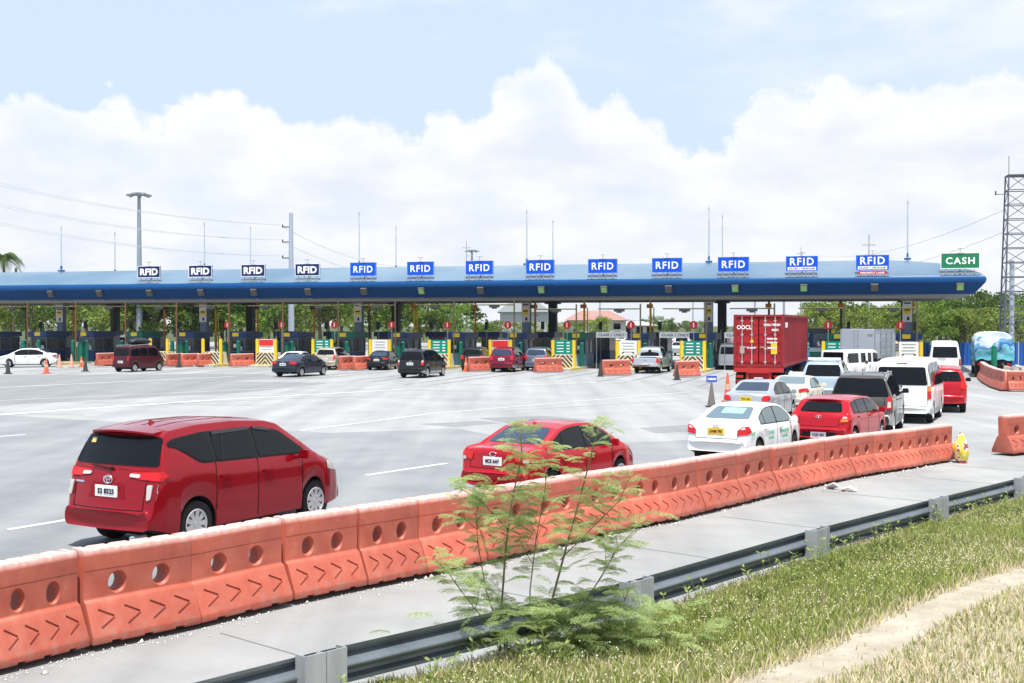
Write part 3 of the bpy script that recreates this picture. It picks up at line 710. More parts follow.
for i in range(nu):
    for j in range(nv):
        a = i*(nv+1)+j; fs += [a, a+nv+1, a+nv+2, a+1]
def dirt_mat():
    m = bpy.data.materials.new('verge_dirt'); m.use_nodes = True; nt = m.node_tree; N = nt.nodes; L = nt.links; b = nt.nodes['Principled BSDF']; b.inputs['Roughness'].default_value = .95
    tc = N.new('ShaderNodeTexCoord'); n = N.new('ShaderNodeTexNoise'); n.inputs['Scale'].default_value = 2.2; n.inputs['Detail'].default_value = 9; n.inputs['Roughness'].default_value = .7; L.new(tc.outputs['Object'], n.inputs[0])
    r = N.new('ShaderNodeValToRGB'); e = r.color_ramp.elements; e[0].position = .3; e[0].color = (.25, .22, .165, 1); e[1].position = .7; e[1].color = (.42, .38, .31, 1); L.new(n.outputs[0], r.inputs[0]); L.new(r.outputs[0], b.inputs['Base Color'])
    n3 = N.new('ShaderNodeTexNoise'); n3.inputs['Scale'].default_value = 30; n3.inputs['Detail'].default_value = 6; L.new(tc.outputs['Object'], n3.inputs[0])
    bp = N.new('ShaderNodeBump'); bp.inputs['Strength'].default_value = .6; bp.inputs['Distance'].default_value = .03; L.new(n3.outputs[0], bp.inputs['Height']); L.new(bp.outputs[0], b.inputs['Normal'])
    return m
vo = fastmesh('verge', vs, fs, 4, dirt_mat()); vo['kind'] = 'structure'
bmv = bmesh.new(); bmv.from_mesh(vo.data); bmesh.ops.recalc_face_normals(bmv, faces=bmv.faces); 
if sum(f.normal.z for f in bmv.faces) < 0: bmesh.ops.reverse_faces(bmv, faces=bmv.faces)
for f in bmv.faces: f.smooth = True
bmv.to_mesh(vo.data); bmv.free()
# the footpath in the verge: where it runs in the picture
PATH = [(700, 720, 70), (790, 683, 62), (860, 655, 58), (920, 622, 44), (970, 602, 34), (1024, 583, 28), (1100, 560, 22)]
def pix(p):
    d = Vector(p)-Vector((0, 0, CH)); c, s = math.cos(PITCH), math.sin(PITCH)
    f = d.y*c - d.z*s; y = d.y*s + d.z*c
    return 512+F*d.x/f, 341.5-F*y/f
PC = [(at(x, y, .4), h) for x, y, h in PATH]
def path_dist(p):
    best = 9
    for (a, _), (b, _2) in zip(PC, PC[1:]):
        ab = (b-a).xy; t = max(0, min(1, (Vector(p).xy-a.xy).dot(ab)/ab.length_squared)); best = min(best, (Vector(p).xy-(a.xy+ab*t)).length)
    return best
rng = np.random.default_rng(5); rnd = random.Random(11)
def grass_field(name, n, mats, hmin, hmax, pick, wd=.008, lean=.5, seg=2):
    V = []; Fc = []
    c = 0
    tries = 0
    while c < n and tries < n*12:
        tries += 1
        u = rnd.uniform(-1, 26); v = rnd.uniform(-.1, 9) if rnd.random() < .9 else rnd.uniform(-.12, .5)
        w = pick(u, v)
        if rnd.random() > w[0]: continue
        p = verge_point(u, v); px, py = pix(p)
        if px < 300 or px > 1060 or py > 720: continue
        c += 1
        h = rnd.uniform(hmin, hmax)*w[1]; a = rnd.uniform(0, 2*PI); wdir = Vector((math.cos(a), math.sin(a), 0)); b = rnd.uniform(0, 2*PI)
        ln = Vector((math.cos(b), math.sin(b), 0))*h*rnd.uniform(.1, lean)
        o = len(V); W_ = wd*rnd.uniform(.7, 1.5)
        V += [p-wdir*W_, p+wdir*W_, p+ln*.4+Vector((0, 0, h*.6))+wdir*W_*.8, p+ln*.4+Vector((0, 0, h*.6))-wdir*W_*.8, p+ln+Vector((0, 0, h)), ]
        Fc += [o, o+1, o+2, o, o+2, o+3, o+3, o+2, o+4]
    return fastmesh(name, [tuple(v) for v in V], Fc, 3, mats)
from mathutils import noise as mn
def pick_green(u, v):
    p = verge_point(u, v); d = path_dist(p)
    if d < .24: return (0, 0)
    n = mn.noise(Vector((p.x*.6, p.y*.6, 0)))*.5+.5
    side = 1.0
    # beyond the path the grass is dry and thin
    q = pix(p)
    near = path_side(p)
    if near: return (.10*n, .6)
    edge = smoothstep((v+.1)/.4) if u > 5 else 1.0
    return ((.25+.75*n)*edge*smoothstep((d-.25)/.4), .55+.6*n)
def path_side(p):
    # True on the camera's side of the path
    best = 9; s = 0
    for (a, _), (b, _2) in zip(PC, PC[1:]):
        ab = (b-a).xy; t = max(0, min(1, (Vector(p).xy-a.xy).dot(ab)/ab.length_squared)); dd = (Vector(p).xy-(a.xy+ab*t)).length
        if dd < best: best = dd; w = Vector(p).xy-a.xy; s = ab.x*w.y-ab.y*w.x
    return s < 0
def pick_dry(u, v):
    p = verge_point(u, v); d = path_dist(p)
    if d < .24: return (.02, .4)
    n = mn.noise(Vector((p.x*.9+5, p.y*.9, 0)))*.5+.5
    if path_side(p): return ((.35+.65*n), .7)
    return (.40+.5*(1-n), .9)
gm = leafmat('grass_blade', (.20, .28, .05), (.48, .50, .18), .4, 0); dm = leafmat('dry_grass_blade', (.50, .44, .27), (.70, .62, .42), .3, 0)
gf = grass_field('grass', 95000, gm, .06, .17, pick_green, wd=.0075); tag(gf, 'patchy green grass covering the verge below the steel guardrail', 'grass', kind='stuff')
gd = grass_field('dry_grass', 40000, dm, .05, .16, pick_dry, wd=.006, lean=.9); tag(gd, 'straw coloured dry grass around the dirt footpath at bottom right', 'dry grass', kind='stuff')
gc = grass_field('ground_cover', 30000, leafmat('ground_cover_leaf', (.12, .20, .05), (.40, .46, .20), .35, 0), .02, .07, pick_green, wd=.014, lean=1.6); tag(gc, 'low broad leaved weeds mixed into the green grass of the verge', 'ground cover', kind='stuff')
# small pale seed heads
V = []; Fc = []
cnt = 0
while cnt < 8500:
    u = rnd.uniform(-1, 26); v = rnd.uniform(.5, 8); w = pick_green(u, v)
    n = mn.noise(Vector((u*.45, v*.6, 7)))*.5+.5
    if rnd.random() > w[0]*max(0, n*2-.45): continue
    p = verge_point(u, v); p.z += rnd.uniform(.06, .24); r = rnd.uniform(.004, .010); o = len(V); cnt += 1
    V += [p+Vector((r, 0, 0)), p+Vector((0, r, 0)), p+Vector((-r, 0, 0)), p+Vector((0, -r, 0)), p+Vector((0, 0, r*1.4)), p+Vector((0, 0, -r*1.4))]
    for a, b in ((0, 1), (1, 2), (2, 3), (3, 0)): Fc += [o+a, o+b, o+4, o+b, o+a, o+5]
fl = fastmesh('seed_heads', [tuple(v) for v in V], Fc, 3, mat('seed_head', (.58, .54, .38), rough=.9)); tag(fl, 'tiny whitish seed heads and flowers scattered over the green grass', 'wildflowers', kind='stuff')
# gravel & litter along the kerb of the rail
V = []; Fc = []
for i in range(2600):
    if i < 1500: u = rnd.uniform(-1, 24); v = abs(rnd.gauss(.12, .16)); p = O + TAN*u + NRM*(v+rail_off(u)); p.z = max(.0, verge_z(u, v)-.02 if v > .22 else 0)
    else:
        k = rnd.randint(0, 21); p = FW[k].lerp(FW[min(22, k+1)], rnd.random()) + NRM*abs(rnd.gauss(.02, .12)); p.z = .004
    r = rnd.uniform(.006, .022) if rnd.random() < .96 else rnd.uniform(.03, .05); o = len(V)
    V += [p+Vector((r*rnd.uniform(.6, 1.3), 0, 0)), p+Vector((0, r, 0)), p+Vector((-r, 0, 0)), p+Vector((0, -r*rnd.uniform(.6, 1.3), 0)), p+Vector((0, 0, r)), p+Vector((0, 0, -r*.3))]
    for a, b in ((0, 1), (1, 2), (2, 3), (3, 0)): Fc += [o+a, o+b, o+4, o+b, o+a, o+5]
gr = fastmesh('gravel', [tuple(v) for v in V], Fc, 3, mat('pale_gravel', (.50, .48, .44), rough=.9, noise=.3, nscale=20)); tag(gr, 'pale crumbs of gravel along the guardrail kerb and barrier feet', 'gravel', kind='stuff')

# ================================================================== GUARDRAIL (one thing: beam and posts)
def guardrail():
    root = empty('guardrail', RAIL[2]); tag(root, 'galvanised steel guardrail with broad posts between road shoulder and grass verge', 'guardrail')
    wprof = [(-.03, .755), (-.035, .725), (-.10, .705), (-.105, .675), (-.012, .632), (.018, .612), (.022, .595), (.012, .575), (-.012, .56), (-.105, .525), (-.10, .495), (-.035, .475), (-.03, .445)]
    # a runs away from the camera (towards the road); the middle valley bulges towards the camera
    beam_m = mat('rail_zinc', (.17, .20, .23), rough=.38, metal=.45, noise=.18, nscale=2.5)
    mb = MB(); pts = []
    for a, b in zip(RAIL, RAIL[1:]):
        for t in (0, .5): pts.append(a.lerp(b, t))
    pts.append(RAIL[-1]); n = len(wprof); vs = []
    for i, p in enumerate(pts):
        d = (pts[min(i+1, len(pts)-1)]-pts[max(i-1, 0)]).normalized(); s = d.cross(Vector((0, 0, 1)))
        for off in (0, .006):
            for a, z in wprof: vs.append(tuple(p - RAIL[2] + s*(a+.0+off) + Vector((0, 0, z))))
    fs = []
    for i in range(len(pts)-1):
        o = i*2*n
        for j in range(n-1):
            fs.append((o+j, o+2*n+j, o+2*n+j+1, o+j+1)); fs.append((o+n+j, o+n+j+1, o+3*n+j+1, o+3*n+j))
        for j in (0, n-1): fs.append((o+j, o+n+j, o+3*n+j, o+2*n+j))
    mb.add(vs, fs); mb.build('beam', beam_m, root, smooth=50)
    pm = mat('post_zinc', (.33, .35, .37), rough=.6, metal=.15, noise=.2, nscale=4, streak=True)
    for i, p in enumerate(RAIL[1:-1], 1):
        d = (RAIL[i+1]-RAIL[i-1]).normalized(); s = d.cross(Vector((0, 0, 1))); rz = math.atan2(d.y, d.x); c = p-RAIL[2]+s*.13
        b = MB()
        top = .79
        for sg in (-1, 1):
            b.box(c+d*sg*.105+Vector((0, 0, top/2-.02)), (.20, .012, top+.04), rz)
            b.box(c+d*sg*.203-s*.06+Vector((0, 0, top/2-.02)), (.012, .13, top+.04), rz)
            b.box(c+d*sg*.012-s*.06+Vector((0, 0, top/2-.03)), (.010, .12, top+.02), rz)
        b.build('post', pm, root)
        bb = MB()
        for z in (.68, .52): bb.cyl(c+s*.004+Vector((0, 0, z)), c+s*.026+Vector((0, 0, z)), .018, n=6)
    # joint overlap plates on the beam
    return root
guardrail()

# ================================================================== ORANGE PLASTIC BARRIERS
bar_m = bpy.data.materials.new('orange_plastic'); bar_m.use_nodes = True
def _bm():
    nt = bar_m.node_tree; N = nt.nodes; L = nt.links; b = nt.nodes['Principled BSDF']; b.inputs['Roughness'].default_value = .55
    tc = N.new('ShaderNodeTexCoord'); n = N.new('ShaderNodeTexNoise'); n.inputs['Scale'].default_value = 3.2; n.inputs['Detail'].default_value = 8; n.inputs['Roughness'].default_value = .7
    oi = N.new('ShaderNodeObjectInfo'); va = N.new('ShaderNodeVectorMath'); va.operation = 'ADD'; L.new(tc.outputs['Object'], va.inputs[0]); L.new(oi.outputs['Random'], va.inputs[1]); L.new(va.outputs[0], n.inputs[0])
    r = N.new('ShaderNodeValToRGB'); e = r.color_ramp.elements; e[0].position = .28; e[0].color = (.40, .075, .044, 1); e[1].position = .62; e[1].color = (.52, .125, .078, 1)
    x = r.color_ramp.elements.new(.78); x.color = (.70, .26, .17, 1)
    L.new(n.outputs[0], r.inputs[0])
    hs = N.new('ShaderNodeHueSaturation'); mr = N.new('ShaderNodeMapRange'); mr.inputs[3].default_value = .80; mr.inputs[4].default_value = 1.14; L.new(oi.outputs['Random'], mr.inputs[0]); L.new(mr.outputs[0], hs.inputs['Value']); L.new(r.outputs[0], hs.inputs['Color'])
    # sun-bleached top edge; its paleness also paints in the glare of high sun
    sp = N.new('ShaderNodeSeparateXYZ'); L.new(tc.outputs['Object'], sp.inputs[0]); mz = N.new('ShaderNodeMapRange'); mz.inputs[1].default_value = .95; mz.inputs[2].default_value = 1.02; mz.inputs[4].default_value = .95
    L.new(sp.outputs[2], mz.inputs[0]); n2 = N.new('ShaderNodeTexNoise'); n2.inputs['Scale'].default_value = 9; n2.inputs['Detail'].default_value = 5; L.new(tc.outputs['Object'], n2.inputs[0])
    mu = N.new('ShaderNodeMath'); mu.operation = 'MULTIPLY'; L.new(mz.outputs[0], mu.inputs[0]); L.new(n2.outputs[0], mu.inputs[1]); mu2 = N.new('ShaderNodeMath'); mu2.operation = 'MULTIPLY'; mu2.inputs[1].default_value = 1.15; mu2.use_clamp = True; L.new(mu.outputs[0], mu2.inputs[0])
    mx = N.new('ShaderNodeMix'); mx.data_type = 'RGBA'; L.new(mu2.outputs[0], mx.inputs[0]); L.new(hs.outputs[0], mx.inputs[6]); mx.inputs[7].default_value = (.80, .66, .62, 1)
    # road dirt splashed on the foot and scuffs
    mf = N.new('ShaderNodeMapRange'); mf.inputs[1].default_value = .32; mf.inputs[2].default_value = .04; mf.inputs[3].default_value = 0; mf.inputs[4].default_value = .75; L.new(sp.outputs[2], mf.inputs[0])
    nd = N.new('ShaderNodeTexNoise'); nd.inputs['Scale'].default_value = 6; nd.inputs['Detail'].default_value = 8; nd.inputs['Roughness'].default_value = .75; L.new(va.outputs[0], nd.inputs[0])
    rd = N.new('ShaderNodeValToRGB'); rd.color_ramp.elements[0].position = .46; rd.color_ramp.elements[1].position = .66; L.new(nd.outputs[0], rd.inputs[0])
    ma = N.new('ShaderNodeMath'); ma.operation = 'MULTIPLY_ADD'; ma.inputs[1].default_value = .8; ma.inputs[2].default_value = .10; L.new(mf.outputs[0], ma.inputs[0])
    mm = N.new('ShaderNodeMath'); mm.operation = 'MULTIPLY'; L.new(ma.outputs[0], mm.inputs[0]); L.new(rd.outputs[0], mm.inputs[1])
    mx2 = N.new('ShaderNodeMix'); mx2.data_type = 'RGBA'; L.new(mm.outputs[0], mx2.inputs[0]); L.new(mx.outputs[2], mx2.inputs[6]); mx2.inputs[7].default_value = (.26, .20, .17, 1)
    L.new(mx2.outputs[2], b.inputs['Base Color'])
_bm()
def barrier_mesh(Lb=1.43, detail=True):
    """x along, y across; foot at z 0, camera side is -y"""
    prof = [(-.31, .06), (-.31, .14), (-.165, .475), (-.122, .50), (-.135, .97), (-.115, 1.03), (.115, 1.03), (.135, .97), (.122, .50), (.165, .475), (.31, .14), (.31, .06)]
    mb = MB(); h = Lb/2; mb.prism([(a, b) for a, b in prof], (-h, 0, 0), (h, 0, 0), side=Vector((0, 1, 0)))
    o = mb.build('body', bar_m, None, smooth=None)
    if detail:
        c = MB()
        # notched feet
        for x in (-.42, 0, .42): c.box((x*Lb/1.43, 0, .05), (.12, .7, .07))
        # scallops in the top edge
        for i in range(5):
            x = -h+.14+i*(Lb-.28)/4
            c.cyl((x, -.3, 1.06), (x, .3, 1.06), .055, n=8)
        # round through-holes
        for x in (-.29, .29):
            c.cyl((x*Lb/1.43, -.4, .645), (x*Lb/1.43, .4, .645), .088, n=24)
            for sg in (-1, 1): c.cyl((x*Lb/1.43, sg*.02, .645), (x*Lb/1.43, sg*.20, .645), .06, .165, n=24)
        # chevron grooves on both sloping faces
        ang = 0
        for sg in (-1, 1):
            P0 = Vector((0, sg*.2375, .3075)); t = Vector((0, -sg*.145, .335)).normalized(); nn = Vector((0, sg*.335, .145)).normalized()
            for i in range(4):
                x = (-.50+i*.335)*Lb/1.43
                for q in (-1, 1):
                    a = P0 + Vector((x-.085, 0, 0)) + t*q*.10; b = P0 + Vector((x+.10, 0, 0)) + t*q*.008
                    d = (b-a).normalized(); w = d.cross(nn)*.013
                    vs = [a-w-nn*.018, b-w-nn*.018, b+w-nn*.018, a+w-nn*.018, a-w+nn*.05, b-w+nn*.05, b+w+nn*.05, a+w+nn*.05]
                    c.add(vs, [(3, 2, 1, 0), (4, 5, 6, 7), (0, 1, 5, 4), (1, 2, 6, 5), (2, 3, 7, 6), (3, 0, 4, 7)])
            # moulding line
            c.box((0, sg*.133, .80), (Lb*1.1, .018, .014))
        co = c.build('cutter', bar_m, None, smooth=None)
        bv = o.modifiers.new('bv', 'BEVEL'); bv.width = .014; bv.segments = 2; bv.limit_method = 'ANGLE'; bv.angle_limit = R(20)
        m = o.modifiers.new('b', 'BOOLEAN'); m.object = co; m.operation = 'DIFFERENCE'; m.solver = 'EXACT'
        try: m.use_self = True
        except Exception: pass
        dg = bpy.context.evaluated_depsgraph_get(); me = bpy.data.meshes.new_from_object(o.evaluated_get(dg))
        bpy.data.objects.remove(co); bpy.data.objects.remove(o)
    else:
        bm = bmesh.new(); bm.from_mesh(o.data); bmesh.ops.bevel(bm, geom=bm.edges[:], offset=.02, segments=1, affect='EDGES'); 
        bm.to_mesh(o.data); bm.free(); me = o.data; bpy.data.objects.remove(o)
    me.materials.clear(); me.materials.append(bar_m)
    bm = bmesh.new(); bm.from_mesh(me); bm.normal_update()
    for f in bm.faces: f.smooth = True
    for e in bm.edges:
        if len(e.link_faces) == 2 and e.calc_face_angle(0) > R(28): e.smooth = False
    bm.to_mesh(me); bm.free(); me.name = 'plastic_barrier'
    return me
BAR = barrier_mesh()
nb = len(FW)-1
for i in range(nb):
    a, b = FW[i], FW[i+1]; d = (b-a); ln = d.length; d.normalize(); n = Vector((-d.y, d.x, 0))
    c = (a+b)/2 + n*.30
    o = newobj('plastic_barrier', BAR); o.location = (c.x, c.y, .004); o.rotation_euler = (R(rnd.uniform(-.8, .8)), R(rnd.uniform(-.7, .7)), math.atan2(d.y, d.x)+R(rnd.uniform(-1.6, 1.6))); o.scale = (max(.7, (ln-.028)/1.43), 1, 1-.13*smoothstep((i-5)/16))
    lab = 'orange plastic water barrier, %s from the near left end of the long foreground row' % ORD[i] if i else 'orange plastic water barrier at the near left end of the long foreground row'
    if i == nb-1: lab = 'orange plastic water barrier at the far right end of the long row beside yellow sack'
    tag(o, lab, 'barrier', 'orange barriers along the foreground road edge')
def bar_row(pts, labels, group, sc=1.0):
    for (p, q), lab in zip(pts, labels):
        d = q-p; ln = d.length; d.normalize(); c = (p+q)/2
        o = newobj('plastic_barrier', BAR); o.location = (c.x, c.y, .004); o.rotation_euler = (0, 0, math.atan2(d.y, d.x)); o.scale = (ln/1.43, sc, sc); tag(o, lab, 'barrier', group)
# right: the curved row around the rubble and the lone ones at the frame edge
E1 = at(1000, 456); E2 = at(1030, 441)
bar_row([(Vector((E1.x+.1, E1.y+.1, 0)), Vector((E1.x+1.3, E1.y+1.0, 0)))], ['orange plastic barrier seen end-on at the right frame edge beyond the yellow sack'], 'orange barriers at the right frame edge')
bar_row([(Vector((E1.x+1.32, E1.y+1.05, 0)), Vector((E1.x+2.5, E1.y+2.1, 0)))], ['orange plastic barrier behind the end-on one, cut by the right frame edge'], 'orange barriers at the right frame edge')
cv = [at(982, 378.5), at(987, 383), at(996, 388), at(1007, 391.5), at(1024, 391.5), at(1043, 391)]
bar_row(list(zip(cv, cv[1:])), ['orange plastic barrier, %s in the row curving from the tarpaulin truck' % ORD[i] for i in range(5)], 'orange barriers curving round the rubble heap')
# rubble inside the curve
mb = MB()
for i in range(26):
    p = at(rnd.uniform(1001, 1040), rnd.uniform(378, 386)); s = rnd.uniform(.25, .7); mb.box((p.x, p.y, s*.6+rnd.uniform(0, .35)), (s, s*.8, s*.7), rnd.uniform(0, 3), rx=rnd.uniform(-.4, .4), ry=rnd.uniform(-.4, .4), taper=.7)
tag(mb.build('rubble_heap', mat('broken_concrete', (.36, .33, .29), rough=.95, noise=.3, nscale=2), None), 'heap of broken concrete behind the curved orange barriers at right', 'rubble')
p = at(994, 381); tag(MB().cyl((p.x, p.y, 0), (p.x, p.y, 2.0), .16, n=12).cyl((p.x, p.y, 2.0), (p.x, p.y, 2.06), .12, n=12).build('bollard', mat('green_bollard_paint', (.01, .17, .10), rough=.5), None), 'tall dark green post standing in the rubble before the tarpaulin truck', 'bollard')
# yellow and red sack at the end of the row
def sack():
    p = at(962, 463.5); bm = bmesh.new(); bmesh.ops.create_icosphere(bm, subdivisions=4, radius=.3)
    for v in bm.verts:
        n = mn.noise(v.co*5)*.10+mn.noise(v.co*12)*.05; v.co *= 1+n; v.co.z = v.co.z*1.55; w = 1-.38*smoothstep((v.co.z)/.42); v.co.x *= w*.78; v.co.y *= w*.78; v.co.x += .10*max(0, -v.co.z)
        v.co.z = max(v.co.z, -.40)
    m = bpy.data.materials.new('printed_sack'); m.use_nodes = True; nt = m.node_tree; N = nt.nodes; L = nt.links; b = nt.nodes['Principled BSDF']; b.inputs['Roughness'].default_value = .5
    tc = N.new('ShaderNodeTexCoord'); n = N.new('ShaderNodeTexNoise'); n.inputs['Scale'].default_value = 4.5; n.inputs['Detail'].default_value = 1.5; L.new(tc.outputs['Object'], n.inputs[0])
    r = N.new('ShaderNodeValToRGB'); r.color_ramp.interpolation = 'CONSTANT'; e = r.color_ramp.elements; e[0].color = (.62, .50, .03, 1); e[1].position = .53; e[1].color = (.55, .06, .04, 1)
    for q, c in ((.36, (.75, .60, .05, 1)), (.47, (.70, .68, .60, 1)), (.60, (.09, .08, .10, 1)), (.65, (.7, .5, .04, 1))): x = r.color_ramp.elements.new(q); x.color = c
    L.new(n.outputs[0], r.inputs[0]); L.new(r.outputs[0], b.inputs['Base Color'])
    o = bm_to('sack', bm, m, None, 60); o.scale = (.82, .82, .86); o.location = (p.x, p.y+.1, .35); tag(o, 'slumped yellow and red printed sack leaning at the end of the barrier row', 'sack')
sack()
# torn pale scrap lying on the shoulder
def scrap():
    p = at(843, 491); mb = MB(); 
    for i in range(5):
        q = p+Vector((rnd.uniform(-.28, .28), rnd.uniform(-.25, .25), 0)); s = rnd.uniform(.12, .24); mb.box((q.x, q.y, .04+s*.12), (s, s*.7, .03), rnd.uniform(0, 3), rx=rnd.uniform(-.5, .5), ry=rnd.uniform(-.5, .5))
    tag(mb.build('scrap_card', mat('scrap_card', (.55, .54, .52), rough=.8), None), 'crumpled pale scrap lying on the shoulder beside the barrier row', 'litter')
scrap()
# ================================================================== TOLL PLAZA CANOPY
KL, KR = -8.0, 13.55; DEP = 19.0
def canopy():
    root = empty('toll_canopy', K(0, 0, 0), -TH); tag(root, 'long blue toll plaza canopy with rounded fascia spanning all the toll lanes', 'canopy')
    # local frame: x along the plaza (metres), y into the depth
    p = 4.738; x0, x1 = KL*p, KR*p
    prof = [(.75, 5.36), (.30, 5.85), (.05, 6.15), (0, 6.3), (.04, 6.46), (.14, 6.6), (.4, 6.78), (.9, 7.0), (1.8, 7.3), (3.0, 7.58), (4.5, 7.8), (6.5, 8.0), (9.5, 8.1)]
    def ring(i0, i1, name, m, smooth=40):
        mb = MB(); seg = prof[i0:i1+1]; vs = []
        for d, z in seg:   # mitred right end: front, right side, back
            vs += [(x0, d, z), (x1-d, d, z), (x1-d, DEP-d, z), (x0, DEP-d, z)]
        fs = []
        for i in range(len(seg)-1):
            a = i*4; b = a+4
            fs += [(a, a+1, b+1, b), (a+1, a+2, b+2, b+1), (a+2, a+3, b+3, b+2)]
        mb.add(vs, fs); return mb.build(name, m, root, smooth=smooth, fix=False)
    fas = mat('fascia_blue', (.001, .042, .15), spec=.15, rough=.6, noise=.12, nscale=.4)
    nose = mat('fascia_bright_blue', (.004, .065, .21), rough=.35, noise=.08, nscale=.5)
    roofm = bpy.data.materials.new('roof_sheet'); roofm.use_nodes = True; nt = roofm.node_tree; b = nt.nodes['Principled BSDF']; b.inputs['Roughness'].default_value = .42; b.inputs['Metallic'].default_value = .2
    N = nt.nodes; Lk = nt.links; tc = N.new('ShaderNodeTexCoord'); w = N.new('ShaderNodeTexWave'); w.inputs['Scale'].default_value = 1.6; w.inputs['Distortion'].default_value = 0; Lk.new(tc.outputs['Object'], w.inputs[0])
    n = N.new('ShaderNodeTexNoise'); n.inputs['Scale'].default_value = .12; n.inputs['Detail'].default_value = 6; Lk.new(tc.outputs['Object'], n.inputs[0]); r = N.new('ShaderNodeValToRGB'); r.color_ramp.elements[0].position = .35; r.color_ramp.elements[0].color = (.09, .165, .25, 1); r.color_ramp.elements[1].position = .68; r.color_ramp.elements[1].color = (.18, .255, .325, 1)
    Lk.new(n.outputs[0], r.inputs[0]); Lk.new(r.outputs[0], b.inputs['Base Color']); bp = N.new('ShaderNodeBump'); bp.inputs['Strength'].default_value = .5; bp.inputs['Distance'].default_value = .03; Lk.new(w.outputs[0], bp.inputs['Height']); Lk.new(bp.outputs[0], b.inputs['Normal'])
    ring(0, 2, 'fascia', fas); ring(2, 5, 'fascia_nose', nose, 60); ring(5, len(prof)-1, 'roof', roofm, 60)
    so = mat('soffit_grey', (.30, .30, .31), rough=.8, noise=.15, nscale=.5)
    mb = MB(); d = .75
    mb.add([(x0, d, 5.36), (x1-d, d, 5.36), (x1-d, DEP-d, 5.36), (x0, DEP-d, 5.36)], [(0, 1, 2, 3)])
    for i in range(int((x1-x0)/4.738)):   # transverse ribs under the soffit
        x = x0+i*4.738; mb.box((x, DEP/2, 5.33), (.14, DEP-2, .10))
    mb.build('soffit', so, root)
    mb = MB(); 
    for d_ in (1.2, 5.0, 13.0): mb.box(((x0+x1)/2-.9, d_, 5.20), (x1-x0-3, .18, .2))
    mb.build('soffit_beam', mat('beam_grey', (.22, .22, .22), rough=.7), root)
    # lane lamps on the fascia
    for k in range(-2, 14):
        kk = 13.2 if k == 13 else k
        x = kk*p + (.15 if k < 13 else 0)
        lit = k in (5, 7, 8, 10, 11, 13)
        b_ = MB().box((x, .16, 5.86), (.50, .22, .52), rx=.5).build('lane_lamp', mat('lamp_housing', (.10, .10, .10), rough=.6), root)
        b2 = MB().box((x, .055, 5.80), (.40, .03, .40), rx=.5).build('lamp_face', lamp_green if lit else mat('lamp_off', (.10, .09, .085), rough=.6), b_)
    return root
lamp_green = bpy.data.materials.new('lit_green_lamp'); lamp_green.use_nodes = True
_b = lamp_green.node_tree.nodes['Principled BSDF']; _b.inputs['Base Color'].default_value = (.12, .25, .10, 1); _b.inputs['Emission Color'].default_value = (.45, .8, .25, 1); _b.inputs['Emission Strength'].default_value = .12
canopy()
FR = Matrix.Rotation(-TH, 4, 'Z')
